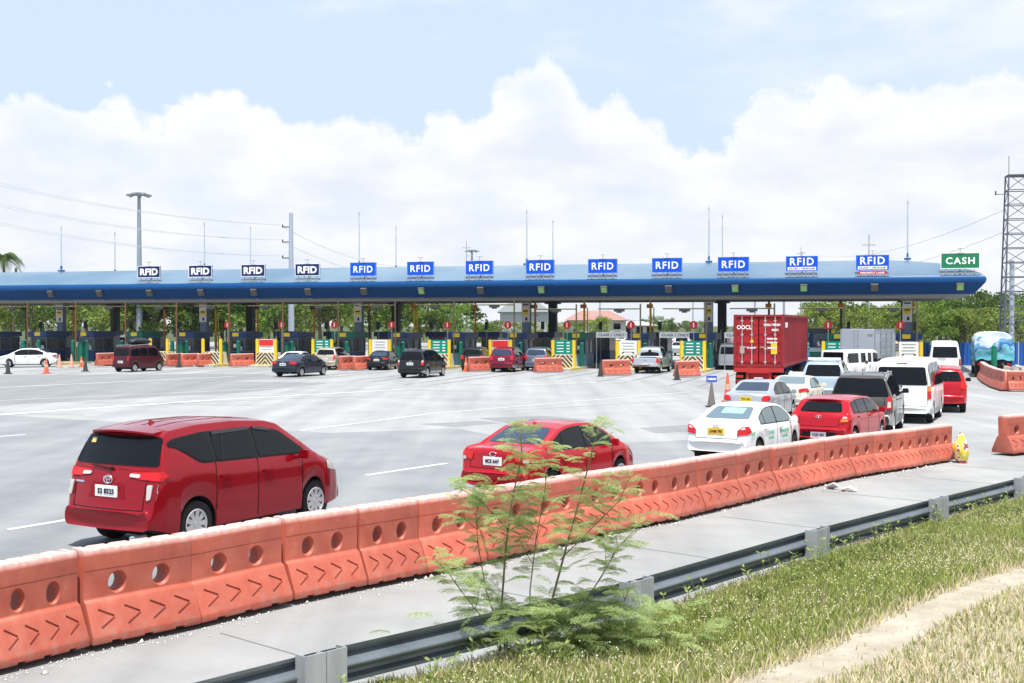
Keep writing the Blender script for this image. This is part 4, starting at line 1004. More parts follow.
# ------------------------------------------------------------------ lane signs on the roof edge
sign_blue = mat('sign_blue', (.003, .085, .60), rough=.4); sign_navy = mat('sign_navy', (.008, .024, .12), rough=.4); sign_green = mat('sign_green', (.015, .19, .085), rough=.4); sign_red = mat('sign_red', (.62, .03, .03), rough=.4)
def lane_sign(k, i):
    kk = 13.2 if k == 13 else k
    txt = 'CASH' if k == 13 else 'RFID'
    w, h = (2.50, 1.08) if k == 13 else ((2.12, .98) if k < 4 else (2.16+.004*k, 1.06))
    zc = 7.58 if k < 4 else (7.56 if k < 11 else 7.55)
    if k == 13: zc = 7.60
    p = K(kk, .35, 0); root = empty('lane_sign', p, -TH)
    if k == 13: lab = 'green CASH sign at the right end of the canopy roof'
    elif k == 12: lab = 'blue RFID sign with a red strip below it, next to the green CASH sign'
    elif k == 11: lab = 'blue RFID sign with a white strip of small print along its lower edge'
    elif k < 4: lab = 'dark navy RFID sign with white border on the roof, %s from the left' % ORD[k]
    else: lab = 'bright blue RFID sign on the canopy roof, %s of the signs from the left' % ORD[k]
    tag(root, lab, 'sign', 'lane signs along the canopy roof')
    m = sign_green if k == 13 else (sign_navy if k < 4 else sign_blue)
    pan = MB().box((0, 0, zc), (w, .10, h)).build('panel', m, root)
    bt = .042 if k < 4 or k == 13 else .03
    fm = MB()
    for z in (zc-h/2+bt/2, zc+h/2-bt/2): fm.box((0, -.054, z), (w, .012, bt))
    for x in (-w/2+bt/2, w/2-bt/2): fm.box((x, -.0535, zc), (bt, .011, h-2*bt))
    fm.build('border', white_ink if k < 4 or k == 13 else mat('border_pale_blue', (.25, .38, .75), rough=.5), root)
    zt = zc + (.14 if k >= 11 and k < 13 else 0)
    text('lettering', txt, .72 if k != 13 else .62, face_mat((0, -.056, zt), (1, 0, 0), (0, 0, 1)), white_ink, root, bold=.03 if k < 4 else .016, width=w*(.78 if k < 4 else .74), ext=.006, space=.05 if k < 4 else .22)
    if k == 11 or k == 12:
        st = MB().box((0, -.06, zc-h/2+.18), (w*.88, .02, .22)).build('strip', white_p, root)
        text('small_print', 'CLASS 1 VEHICLES', .13, face_mat((0, -.072, zc-h/2+.18), (1, 0, 0), (0, 0, 1)), navy_ink, root, bold=.004, width=w*.8, ext=.002)
    if k == 12:
        MB().box((0, -.02, zc-h/2-.17), (w*.84, .08, .26)).build('priority_strip', sign_red, root)
        text('small_print', 'PRIORITY LANE', .16, face_mat((0, -.064, zc-h/2-.17), (1, 0, 0), (0, 0, 1)), white_ink, root, bold=.005, width=w*.72, ext=.002)
    fr = MB(); zr = zc-h/2-.30; fr.box((0, -.25, zr), (w*1.02, .05, .05))
    for j in range(4):
        x = (-.5+j/3)*w*.72; fr.box((x, .0, (zr+zc-h/2)/2), (.05, .05, zc-h/2-zr)); fr.box((x, -.13, zr), (.04, .26, .04))
    fr.box((0, .25, 6.95), (.07, .07, 1.1)); fr.box((0, .1, 6.78), (.10, .5, .07))
    fr.build('bracket', mat('bracket_steel', (.30, .32, .36), rough=.5), root)
    la = MB(); la.cyl((0, 0, zc+h/2), (0, 0, zc+h/2+.30), .022, n=6).cyl((-.18, -.15, zc+h/2+.32), (.28, -.15, zc+h/2+.30), .035, n=6).cyl((0, 0, zc+h/2+.3), (0, -.18, zc+h/2+.31), .02, n=5)
    la.build('sign_lamp', steel, root)
for k in range(14): lane_sign(k, k)
# ------------------------------------------------------------------ columns and rods
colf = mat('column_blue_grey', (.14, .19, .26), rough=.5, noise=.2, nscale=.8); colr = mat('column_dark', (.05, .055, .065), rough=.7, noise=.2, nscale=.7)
colpl = mat('column_notice', (.66, .66, .62), rough=.5)
FC = [-2.5, .5, 3.5, 6.5, 9.5, 12.5]
for i, k in enumerate(FC):
    root = empty('canopy_column', K(k, 5), -TH); tag(root, 'blue-grey front canopy column with a notice plate, %s from the left' % ORD[i], 'column', 'front canopy columns')
    MB().box((0, 0, 2.6), (.62, .55, 5.3)).build('shaft', colf, root, bevel=.03)
    MB().box((0, 0, 5.08), (1.0, .9, .24)).build('bracket', mat('beam_grey', (.22, .22, .22)), root)
    n = MB().box((0, -.30, 4.25), (.66, .05, 1.55)).build('notice_plate', colpl, root)
    MB().box((0, -.335, 4.25), (.44, .02, .42)).build('emblem', yellow_p, n)
    MB().box((0, -.348, 4.33), (.40, .01, .10)).build('emblem_bar', ink, n)
    MB().box((0, -.335, 4.82), (.46, .02, .10)).build('notice_text_line', ink, n); MB().box((.06, -.335, 3.72), (.16, .02, .26)).build('notice_mark', ink, n)
    # hazard wrap at the foot
    hz = MB()
    for j in range(5): hz.box((0, -.29, .55+j*.34), (.62, .03, .13), ry=.0, mi=0)
    hz.build('hazard_band', ink, root)
    if i < 6:
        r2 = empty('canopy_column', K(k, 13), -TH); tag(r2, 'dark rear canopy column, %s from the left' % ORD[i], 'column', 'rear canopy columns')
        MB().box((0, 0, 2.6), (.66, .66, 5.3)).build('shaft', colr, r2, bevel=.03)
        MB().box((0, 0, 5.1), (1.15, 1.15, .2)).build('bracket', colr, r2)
    top = atY(0, K(k, 5).y, [222, 218, 207, 205, 202, 195][i]).z
    for j, (dd, tz) in enumerate(((5, top), (13, atY(0, K(k, 13).y, [228, 222, 222, 216, 210, 0][i]).z))):
        if i == 5 and j == 1: continue
        r3 = empty('lightning_rod', K(k, dd, 7.75), -TH); tag(r3, '%s lightning rod on the canopy roof, %s from the left of its row' % (('tall front', 'shorter rear')[j], ORD[i]), 'rod', 'lightning rods on the canopy')
        h = tz-7.75; mb = MB().cyl((0, 0, 0), (0, 0, h*.72), .055, .05, n=8).cyl((0, 0, h*.72), (0, 0, h*.9), .035, n=6).cyl((0, 0, h*.9), (0, 0, h), .012, .006, n=5).cyl((0, 0, h*.88), (0, 0, h*.91), .07, n=6)
        mb.build('mast', mat('rod_pale', (.50, .55, .62), rough=.4, metal=.3), r3)
        MB().box((0, 0, .25), (.46, .4, .14)).box((0, 0, .55), (.18, .18, .3), taper=.6).build('mast_base', nose_m if False else mat('rod_base_blue', (.03, .12, .30), rough=.5), r3)
# ------------------------------------------------------------------ toll islands and what stands on them
isl_m = mat('island_concrete', (.42, .41, .39), rough=.85, noise=.15, nscale=1.5); kerb_y = mat('kerb_yellow', (.66, .52, .16), rough=.7, noise=.2, nscale=3)
booth_blue = mat('booth_blue', (.018, .05, .15), rough=.4); booth_dark = mat('booth_interior', (.015, .02, .028), rough=.25, spec=.7); booth_green = mat('booth_green', (.008, .13, .09), rough=.45); booth_pale = mat('booth_pale_panel', (.16, .30, .42), rough=.4)
cream = mat('cream_paint', (.66, .60, .44), rough=.6); brown_k = mat('hazard_dark', (.06, .045, .03), rough=.7)
board_green = mat('board_green', (.0, .23, .17), rough=.45); pole_dark = mat('pole_olive', (.10, .09, .05), rough=.6)
BOARD = {0: 'none', 1: 'none', 2: 'red', 3: 'green', 4: 'white', 5: 'green', 6: 'red', 7: 'green', 8: 'white', 9: 'green', 10: 'white', 11: 'green', 12: 'white'}
def hazard(root, w, y, z0, z1):
    """cream crash block with dark chevrons on its face"""
    b = MB(); wb = w*1.12
    b.add([(-wb/2, y, z0), (wb/2, y, z0), (w/2, y+.12, z1), (-w/2, y+.12, z1), (-wb/2, y+1.3, z0), (wb/2, y+1.3, z0), (w/2, y+1.2, z1), (-w/2, y+1.2, z1)], [(0, 1, 2, 3), (5, 4, 7, 6), (1, 5, 6, 2), (4, 0, 3, 7), (3, 2, 6, 7)])
    o = b.build('crash_block', cream, root)
    c = MB(); h = z1-z0; n = 3; lean = .12/h
    def P(x, z): return (x, y-.03+lean*(z-z0), z)
    for j in range(-1, n+1):
        a = z0 + j*h/n*1.0
        for sg in (-1, 1):
            # stripe rising to the middle
            q = [(0, a+.55*h), (0, a+.55*h+.165*h), (sg*w*.5, a-.25*h+.165*h), (sg*w*.5, a-.25*h)]
            # clip to the block by sampling
            m = 8; pts = []
            for i in range(m):
                t0, t1 = i/m, (i+1)/m
                def L(t, k): return q[0+k][0]+(q[3-k][0]-q[0+k][0])*t, q[0+k][1]+(q[3-k][1]-q[0+k][1])*t
                lo0, lo1, hi0, hi1 = L(t0, 0), L(t1, 0), L(t0, 1), L(t1, 1)
                cl = lambda p_: (p_[0], min(max(p_[1], z0+.02), z1-.02))
                A_, B_, C_, D_ = cl(lo0), cl(lo1), cl(hi1), cl(hi0)
                if abs(C_[1]-B_[1]) < .01 and abs(D_[1]-A_[1]) < .01: continue
                c.add([P(*A_), P(*B_), P(*C_), P(*D_)], [(0, 1, 2, 3)])
    c.build('chevron_stripes', brown_k, o, fix=False, smooth=None)
def island(j):
    k = j+.5; where = ('toll island below the gap right of the %s lane sign' % ORD[j]) if 0 <= j <= 12 else ('toll island left of every lane sign, number %s from the left' % ['one', 'two', 'three', 'four'][j+4])
    nth = ORD[j] if j >= 0 else ''
    O_ = K(k, 0); place_ = ('between the %s and %s lane signs' % (ORD[j], ORD[j+1])) if j >= 0 else ('on the %s island left of all signs' % {-1: 'nearest', -2: 'second', -3: 'third', -4: 'fourth'}[j])
    def root_(name, y=0): return empty(name, K(k, y), -TH)
    yn = -2.0 if j < 9 else (-3.0 if j < 11 else -2.0)
    r = root_('toll_island'); tag(r, 'raised concrete toll island with yellow kerb nose %s' % place_, 'toll island', 'toll islands')
    w = 1.75
    MB().box((0, 10+yn/2-.3, .075), (w, 22-yn, .15)).build('slab', isl_m, r)
    MB().box((0, yn-.55, .10), (w+.06, .5, .2)).box((-w/2, yn+1.2, .09), (.12, 3.2, .19)).box((w/2, yn+1.2, .09), (.12, 3.2, .19)).build('nose_kerb', kerb_y, r)
    # crash block, bollards and board
    if j >= 0:
        g = root_('crash_cushion', yn); tag(g, 'cream crash block with dark chevrons %s' % place_, 'crash block', 'chevron crash blocks on the islands')
        hazard(g, 1.45, -.25, .15, 1.12)
        for sg in (-1, 1):
            b = root_('bollard', yn); b.location = K(k, yn) + UD*sg*.78 + Vector((0, 0, .15)); b.rotation_euler = (0, 0, 0)
            tag(b, 'yellow bollard %s of the chevron block %s' % (('left', '', 'right')[sg+1], place_), 'bollard', 'yellow bollards on the island noses')
            MB().cyl((0, 0, 0), (0, 0, 2.0), .13, n=14).build('tube', yellow_p, b); MB().cyl((0, 0, 2.0), (0, 0, 2.07), .13, .07, n=14).build('cap', mat('bollard_cap', (.08, .08, .07)), b)
        if BOARD[j] != 'none':
            m = {'green': board_green, 'white': white_p, 'red': white_p}[BOARD[j]]
            s = root_('toll_rate_board', yn+.02); s.location = K(k, yn+.02)
            tag(s, '%s board between yellow bollards %s' % ({'green': 'green toll rate', 'white': 'white notice', 'red': 'red and white notice'}[BOARD[j]], place_), 'notice board', 'boards on the island noses')
            MB().box((0, 0, 1.66), (1.24, .06, .98)).build('panel', m, s)
            ln = MB()
            for i in range(4):
                z = 1.98-i*.21
                if BOARD[j] == 'green':
                    ln.box((-.22, -.036, z), (.5, .012, .06)); ln.box((.36, -.036, z), (.22, .012, .08))
                else: ln.box((0, -.036, z), (.9-.15*(i % 2), .012, .045))
            ln.build('print_lines', white_ink if BOARD[j] == 'green' else mat('grey_print', (.25, .27, .32)), s)
            if BOARD[j] == 'red': MB().box((0, -.045, 1.88), (1.18, .02, .46)).build('red_panel', sign_red, s)
            if BOARD[j] == 'white' and j >= 8:
                a = MB()
                for x, sg in ((-.38, -1), (.38, 1)): a.box((x, -.045, 1.3), (.16, .014, .07), ry=sg*.5)
                a.build('arrow_marks', ink, s)
    # booth
    b = root_('toll_booth', 3.2); tag(b, 'dark blue toll booth with black windows %s' % place_, 'toll booth', 'toll booths under the canopy')
    MB().box((0, 0, .62), (1.5, 2.6, .95)).build('base', booth_pale if j >= 4 else booth_blue, b)
    MB().box((0, 0, 1.65), (1.42, 2.5, 1.15)).build('window', booth_dark, b)
    fr = MB()
    for x in (-.73, .73):
        for y in (-1.27, 1.27, 0): fr.box((x, y, 1.62), (.07, .07, 1.1))
    fr.box((0, -1.27, 1.62), (.05, .05, 1.1))
    for z in (1.10, 2.15):
        for y in (-1.27, 1.27): fr.box((0, y, z), (1.5, .08, .08))
        for x in (-.73, .73): fr.box((x, 0, z), (.08, 2.6, .08))
    fr.build('window_frame', mat('booth_frame', (.10, .16, .24), rough=.4, metal=.3), b)
    rf = MB().box((0, 0, 2.44), (1.9-.15*(j % 3), 3.1, .40+.06*(j % 2))).build('roof', booth_green if j % 4 == 3 else booth_blue, b)
    MB().box((-.35+.2*(j % 4), -1.24, 1.55), (.34, .03, .30)).build('window_notice', white_p, b)
    MB().cyl((.4, -1.35, 1.15), (.4, -1.35, 1.5), .16, n=10).build('service_counter', steel, b)
    MB().box((.05 if j % 2 else -.1, -1.57, 2.46), (.55, .03, .30)).build('lane_number_plate', yellow_p, rf)
    for sg, dd in ((-1, 1.0), (1, 1.0)):
        bb = root_('green_bollard'); bb.location = K(k, dd)+UD*sg*.66+Vector((0, 0, .15)); tag(bb, 'dark green bollard %s of the booth %s' % (('left', '', 'right')[sg+1], place_), 'bollard', 'green bollards before the booths')
        MB().cyl((0, 0, 0), (0, 0, 1.75), .17, n=14).build('tube', booth_green, bb); MB().cyl((0, 0, 1.75), (0, 0, 1.83), .17, .08, n=14).build('cap', booth_green, bb)
    # an equipment cabinet & second booth behind
    g = root_('equipment_cabinet', .3); tag(g, 'dark green equipment cabinet by the booth %s' % place_, 'cabinet', 'green cabinets on the islands')
    MB().box((-.45 if j % 2 else .42, .4, .95), (.5, .7, 1.6)).build('housing', booth_green, g, bevel=.03); MB().box((-.45 if j % 2 else .42, .4, 1.82), (.56, .78, .09)).build('lid', booth_blue, g)
    g = root_('toll_booth', 11.5); tag(g, 'rear toll booth deep under the canopy %s' % place_, 'toll booth', 'rear toll booths')
    MB().box((0, 0, .65), (1.5, 2.4, 1.0)).build('base', booth_green if j % 3 == 0 else booth_blue, g); MB().box((0, 0, 1.7), (1.44, 2.3, 1.1)).build('window', booth_dark, g); MB().box((0, 0, 2.45), (1.8, 2.8, .42)).build('roof', booth_blue, g)
    # orange lane pole up to the soffit
    if j != 9:
        g = root_('lane_pole', 6.2); m = orange_p if j in (-1, 1, 2, 5, 6, -3) else (yellow_p if j in (0, 4, 7, 8) else pole_dark); x = (.35, -.4, .1)[j % 3]
        tag(g, '%s pole rising to the soffit %s' % ({orange_p: 'orange', yellow_p: 'yellow', pole_dark: 'dark olive'}[m], place_), 'pole', 'poles between booth and soffit')
        mb = MB().cyl((x, 0, .15), (x, 0, 5.2), .085, n=8)
        if m is yellow_p: mb.cyl((x+.26, 0, .15), (x+.26, 0, 4.6), .05, n=6)
        for i in range(3): mb.box((x+.12, 0, 2.2+i*.9), (.3, .05, .05))
        mb.build('tube', m, g)
        MB().box((x-.02, -.2, 4.7), (.42, .4, .30)).cyl((x-.02, -.4, 4.7), (x-.02, -.52, 4.66), .09, n=8).build('camera_box', orange_p if j > 2 else dark_steel, g)
    # overheight bar on its own mast
    g = root_('height_bar', -.3); tag(g, 'dark height limit bar reaching over the lane %s' % place_, 'height bar', 'height limit bars')
    xx = .55; zb = 4.42 if j >= 7 else 4.75
    MB().cyl((xx, 0, .15), (xx, 0, zb+.35), .06, n=8).build('mast', pole_dark if j > 2 else mat('pole_brown', (.16, .09, .04)), g)
    MB().cyl((xx, 0, zb), (xx-3.1, 0, zb), .045, n=6).build('bar', pole_dark, g)
    MB().box((xx-1.55, 0, zb-.12), (.75, .25, .16)).box((xx-1.55, 0, zb-.24), (.35, .2, .1)).build('sensor', dark_steel, g)
    # round red sign
    if j >= 1:
        g = root_('prohibition_sign', 1.6); tag(g, 'small round red sign with a white bar %s' % place_, 'traffic sign', 'round red signs at the booths')
        x = -.62 if j % 2 else -.5
        MB().cyl((x, 0, .15), (x, 0, 3.3), .035, n=6).build('post', steel, g); MB().cyl((x, -.05, 3.25), (x, -.09, 3.25), .30, n=20).build('disc', sign_red, g); MB().box((x, -.10, 3.25), (.10, .02, .34)).build('white_bar', white_ink, g)
    # traffic light on a slim post
    g = root_('lane_signal', 7.6); tag(g, 'slim lane signal with dark housing %s' % place_, 'signal', 'lane signals')
    MB().cyl((.6, 0, .15), (.6, 0, 2.9), .04, n=6).build('post', steel if j % 2 else dark_steel, g); MB().box((.6, -.05, 3.2), (.24, .22, .62)).build('housing', dark_steel, g)
for j in range(-5, 13):
    if j == -5: continue
    island(j)
# banners over the lanes
for j, t in ((7, 'CLASS 1 ONLY'), (8, 'CLASS 1 ONLY'), (9, 'CLASS 1 ONLY')):
    g = empty('banner', K(j+1.08, 1.7), -TH); tag(g, 'white CLASS 1 ONLY banner over the lane, %s of three from the left' % ORD[j-7], 'banner', 'white lane banners')
    MB().box((0, 0, 2.52), (2.35, .05, .42)).build('panel', white_p, g); text('lettering', t, .26, face_mat((0, -.03, 2.52), (1, 0, 0), (0, 0, 1)), mat('grey_blue_print', (.14, .18, .28)), g, bold=.008, width=2.0)
    MB().cyl((-1.15, .03, 0), (-1.15, .03, 2.7), .035, n=6).cyl((1.15, .03, 0), (1.15, .03, 2.7), .035, n=6).build('frame', steel, g)
# plaza barriers between the noses
PB = [(97, 113, 366.3), (167, 182, 367), (182, 198, 367), (198, 212, 367), (231, 253, 367.3), (340, 354, 370.6), (354, 368, 370.6), (469, 492, 371.8), (535, 561, 373.2), (603, 629, 376), (676, 698, 377.5)]
PBL = ['by the leftmost dark cone', 'right of the maroon minivan', 'second right of the maroon minivan', 'just left of the second chevron block', 'between the second and third chevron blocks', 'left of the black sedan', 'touching the black sedan', 'left of the dark red crossover', 'right of the blue-grey crossover, tilted end', 'left of the silver pickup', 'left of the container truck']
for i, (a, b, y) in enumerate(PB):
    p, q = at(a, y), at(b, y-.7)
    ln = (q-p).length; n = 1
    bar_row([(p, q)], ['orange plastic barrier before the toll islands, %s' % PBL[i]], 'orange barriers before the toll islands')
# cones
cone_o = mat('cone_orange', (.72, .13, .05), rough=.5); cone_d = mat('cone_dark', (.055, .05, .05), rough=.7); cone_r = mat('cone_faded', (.62, .34, .26), rough=.7)
cm = {}
def cone(px, py, m, lab, h=1.0, sc=1.0):
    p = at(px, py); o = empty('traffic_cone', (p.x, p.y, .004)); tag(o, lab, 'cone', 'cones on the plaza')
    key = (m.name, h)
    MB().cyl((0, 0, .05), (0, 0, h), .17*sc, .035, n=16).build('cone', m, o)
    MB().box((0, 0, .028), (.46*sc, .46*sc, .05)).build('base', m if m is not cone_o else cone_o, o, bevel=.01)
    if m is cone_o: MB().cyl((0, 0, h*.42), (0, 0, h*.62), .132*sc*.97, .105*sc*.97, n=16).build('collar', cone_r, o)
cone(8, 374, cone_d, 'dark cone in front of the white sedan at far left'); cone(46.5, 373.5, cone_o, 'tall bright orange cone by the rear of the white sedan'); cone(85.5, 371.5, cone_d, 'dark cone between white sedan and maroon minivan')
cone(59.5, 367.5, cone_r, 'faded cone just right of the white sedan, at the kerb'); cone(71.5, 367.5, cone_r, 'faded cone near the kerb, middle of three'); cone(81.5, 367, cone_o, 'small orange cone at the kerb left of the barrier', .8)
cone(179, 367.5, cone_d, 'dark cone in front of the barriers right of the maroon minivan', 1.1); cone(466, 371.5, cone_o, 'orange cone left of the dark red crossover'); cone(600.5, 376.5, cone_d, 'dark cone left of the barrier before the silver pickup', 1.0); cone(677, 380, cone_d, 'dark cone at the barrier left of the container truck', .95)
cone(208, 365.5, cone_o, 'orange cone at the second chevron block', .7); cone(270.5, 366, cone_o, 'orange cone at the third chevron block foot', .8); cone(727.5, 402, cone_o, 'slim orange cone left of the silver taxi', 1.25)
# cone with a small blue board on it
p = at(711.5, 407); g = empty('sign_cone', (p.x, p.y, .004)); tag(g, 'tall grey cone carrying a small blue board, left of the queue', 'cone sign')
MB().cyl((0, 0, .04), (0, 0, .98), .17, .035, n=16).build('cone', mat('cone_grey', (.16, .15, .14), rough=.8), g); MB().box((0, 0, .02), (.44, .44, .05)).build('base', cone_d, g)
bd = MB().box((0, 0, 1.13), (.42, .03, .26)).build('board', mat('board_blue', (.04, .10, .42)), g); text('lettering', 'CARDS', .12, face_mat((0, -.02, 1.13), (1, 0, 0), (0, 0, 1)), white_ink, bd, bold=.006, width=.34)
# ================================================================== THE VEHICLES
p_red = mat('paint_cherry', (.30, .003, .012), rough=.22, metal=.45, coat=1.0); p_red2 = mat('paint_scarlet', (.46, .006, .016), rough=.22, metal=.35, coat=1.0); p_white = mat('paint_white', (.74, .75, .76), rough=.3, coat=1.0)
p_black = mat('paint_black', (.012, .013, .016), rough=.25, metal=.2, coat=1.0); p_navy = mat('paint_navy', (.02, .03, .05), rough=.25, metal=.4, coat=1.0); p_silver = mat('paint_silver', (.46, .49, .52), rough=.3, metal=.55, coat=1.0)
p_grey = mat('paint_dark_grey', (.075, .068, .062), rough=.3, metal=.45, coat=1.0); p_maroon = mat('paint_maroon', (.075, .006, .014), rough=.3, metal=.3, coat=1.0); p_champ = mat('paint_champagne', (.50, .45, .36), rough=.3, metal=.5, coat=1.0)
p_crv = mat('paint_dark_red', (.20, .006, .03), rough=.3, metal=.35, coat=1.0); p_blueg = mat('paint_blue_grey', (.14, .17, .23), rough=.3, metal=.5, coat=1.0); p_ice = mat('paint_ice_blue', (.42, .50, .58), rough=.3, metal=.45, coat=1.0)
p_cream = mat('paint_cream', (.70, .67, .56), rough=.4, coat=.6); low_silver = mat('paint_low_silver', (.40, .40, .39), rough=.35, metal=.4, coat=.6)

# 1 the red people carrier
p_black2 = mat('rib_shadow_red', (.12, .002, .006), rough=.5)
S = mpv(p_red, plate=(.86, 'S2 8525', plate_w, ink), emblem=1.02, emblem_kind='ovals', belt=(1.22, 1.09), slant=.55, rear=(1.22, 1.62, .82, .72), spoiler=(.44, 1.70, .60), fin=1.0, fin_mat=p_red, rim=alloy, style='ten', top_gap=.165, handle_mat=p_red,
        tail=[dict(rear=[(.62, 1.04), (.90, 1.03), (.90, 1.15), (.40, 1.13), (.40, 1.065)], side=[(.05, 1.04), (.42, 1.08), (.26, 1.17), (.05, 1.17)])],
        tail_clear=[dict(rear=[(.38, 1.07), (.56, 1.06), (.56, 1.11), (.38, 1.115)], side=None), dict(rear=[(.74, .76), (.80, .78), (.81, .98), (.72, .97)], side=[(.06, .76), (.18, .97), (.06, .98)])],
        tailgate=(.62, 1.12, .68),
        extra=[([(.52, 1.50), (.62, 1.50), (.61, 1.57), (.52, 1.57)], mat('sticker_tan', (.55, .42, .15)), 'window_sticker', 'rear', .014),
               ([(1.42, 1.585), (2.22, 1.60), (2.22, 1.645), (1.42, 1.635)], mat('smoked_visor', (.01, .01, .012), rough=.08, spec=.8), 'window_visor', 'side', .022), ([(2.34, 1.60), (2.72, 1.545), (2.74, 1.585), (2.34, 1.645)], mat('smoked_visor', (.01, .01, .012)), 'window_visor', 'side', .022),
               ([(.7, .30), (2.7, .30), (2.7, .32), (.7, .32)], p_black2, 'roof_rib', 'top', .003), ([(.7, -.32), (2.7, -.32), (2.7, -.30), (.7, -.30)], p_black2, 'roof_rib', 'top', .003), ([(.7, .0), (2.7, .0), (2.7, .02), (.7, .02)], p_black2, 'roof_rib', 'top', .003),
               ([(-.36, .76), (.36, .76), (.30, .98), (-.30, .98)], mat('plate_recess_red', (.20, .002, .008), rough=.3), 'plate_recess', 'rear', .004),
               ([(.50, .95), (.70, .95), (.70, .975), (.50, .975)], chrome, 'model_badge', 'rear', .006), ([(1.50, 1.20), (1.54, 1.20), (1.64, 1.58), (1.60, 1.58)], black, 'window_divider', 'side', .013)])
o = car('people_carrier', S, 'large cherry red people carrier driving nearest the foreground barriers at left', cat='car')
o.scale = (1.05,)*3; place(o, S['L']*1.05, S['W']*1.05, 65, 347, 538, 1.03)
# 2 red sedan
S2 = sedan(p_red2, plate=(.80, 'MCK 6447', plate_w, ink), emblem_kind='ring', rear=(1.10, 1.36, .62, .50), glass=glass, rglass=glass_b,
           tail_clear=[dict(rear=[(.66, .80), (.78, .80), (.78, .86), (.68, .86)], side=None)], extra=[([(-.30, .715), (.30, .715), (.38, .93), (-.38, .93)], mat('paint_scarlet_recess', (.30, .006, .014), rough=.35, coat=1), 'plate_recess', 'rear', .004)])
o = car('sedan', S2, 'bright red sedan behind the leafy bush, middle of the road', cat='car'); place(o, S2['L'], S2['W'], 461, 641, 496, .86)
# 3 white taxi with green print
S3 = sedan(p_white, L=4.30, plate=(.83, 'UWM 770', plate_y, ink), emblem_kind='ovals', rglass=mat('taxi_rear_glass', (.10, .15, .19), rough=.06, spec=.9), glass=mat('taxi_side_glass', (.10, .14, .14), rough=.06, spec=.9), rim=mat('rim_dark', (.06, .06, .06), rough=.4, metal=.5), dlo=True,
           tail=[dict(rear=[(.56, .74), (.80, .77), (.80, .97), (.66, .96), (.56, .86)], side=[(.05, .76), (.30, .82), (.24, .94), (.05, .95)])], tail_clear=[dict(rear=[(.62, .88), (.74, .89), (.74, .95), (.67, .94)], side=None)],
           extra=[([(-.34, 1.22), (.24, 1.22), (.24, 1.34), (-.34, 1.34)], mat('green_sticker', (.25, .60, .40), rough=.6), 'window_lettering_band', 'rear', .012)])
o = car('taxi', S3, 'white taxi sedan with green lettering and yellow plate beside the barrier row', cat='taxi'); place(o, S3['L'], S3['W'], 687, 805, 460.5, .86, sc=.975); taxi = o
def side_text(root, S, x, z, s, size, m, width=None, bold=.003, name='door_lettering'):
    bvh = S['_bvh']; h = bvh.ray_cast(Vector((x, -4, z)), Vector((0, 1, 0)))
    if h[0] is None: return
    p = h[0]; text(name, s, size, face_mat((p.x-S['L']/2, p.y-.020, z), (1, 0, 0), (0, .05, 1)), m, root, bold=bold, width=width, ext=.002)
side_text(o, S3, 1.55, .74, 'TAXI', .13, green_ink, .42); side_text(o, S3, 1.55, .60, '24 HRS', .09, green_ink, .36); side_text(o, S3, 2.5, .72, 'TRANSPORT', .11, green_ink, .62); side_text(o, S3, 2.5, .58, 'UWM 770', .08, green_ink, .40)
side_text(o, S3, .36, .78, '03', .12, green_ink, .22)
# 4 red hatchback
S4 = hatch(p_red2, plate=(.42, 'UQE 483', plate_w, navy_ink), emblem=.92, glass=glass, tail_amber=[dict(rear=[(.60, .80), (.78, .80), (.79, .86), (.62, .86)], side=None)], tail_clear=[dict(rear=[(.64, .88), (.76, .88), (.76, .93), (.66, .93)], side=None)], emblem_kind='ring',
           extra=[([(-.5, .32), (.5, .32), (.46, .50), (-.46, .50)], black, 'bumper_insert', 'rear', .005)])
o = car('hatchback', S4, 'scarlet hatchback between the white taxi and the dark grey people carrier', cat='car'); place(o, S4['L'], S4['W'], 791, 890, 447, .7, sc=.98)
# 5 silver taxi
S5 = sedan(p_silver, plate=(.84, 'TYV 451', plate_y, ink), rglass=glass_b, glass=glass, tail=[dict(rear=[(.54, .80), (.72, .76), (.82, .82), (.80, .96), (.60, .96)], side=[(.05, .80), (.24, .84), (.2, .95), (.05, .95)])], emblem=None)
o = car('taxi', S5, 'silver sedan with yellow plate just ahead of the white taxi', cat='taxi'); place(o, S5['L'], S5['W'], 724, 799, 421, .86, sc=.98)
# 6 white older taxi with roof lamp
S6 = sedan(p_cream, L=4.2, H=1.40, prof=scale_prof(P_SED, .96, .965), belt=(.94, .87), wheels=(.83, 3.3), plate=(.80, 'TXA 820', plate_y, ink), taxi=2.0, emblem=None, glass=glass_c, side=[(.95, 1.18), (1.22, 1.9), (1.98, 2.85)])
o = car('taxi', S6, 'cream taxi with a white lamp box on its roof behind the silver sedan', cat='taxi'); place(o, S6['L'], S6['W'], 766, 826, 411, .83, sc=.97)
# 7 ice-blue utility with light bar
S7 = suv(p_ice, L=4.6, plate=None, rear=(1.14, 1.58, .70, .60), emblem=None, wiper=None, mirror_mat=black, rack=None)
o = car('utility_vehicle', S7, 'pale blue silver utility vehicle with a white bar across its roof, before the white minibus', cat='car'); place(o, S7['L'], S7['W'], 801, 852, 404, .9, sc=1.06)
MB().box((-1.5, 0, 1.80), (.2, 1.25, .09)).box((-1.5, -.5, 1.75), (.08, .08, .12)).box((-1.5, .5, 1.75), (.08, .08, .12)).build('roof_bar', white_p, o, bevel=.01)
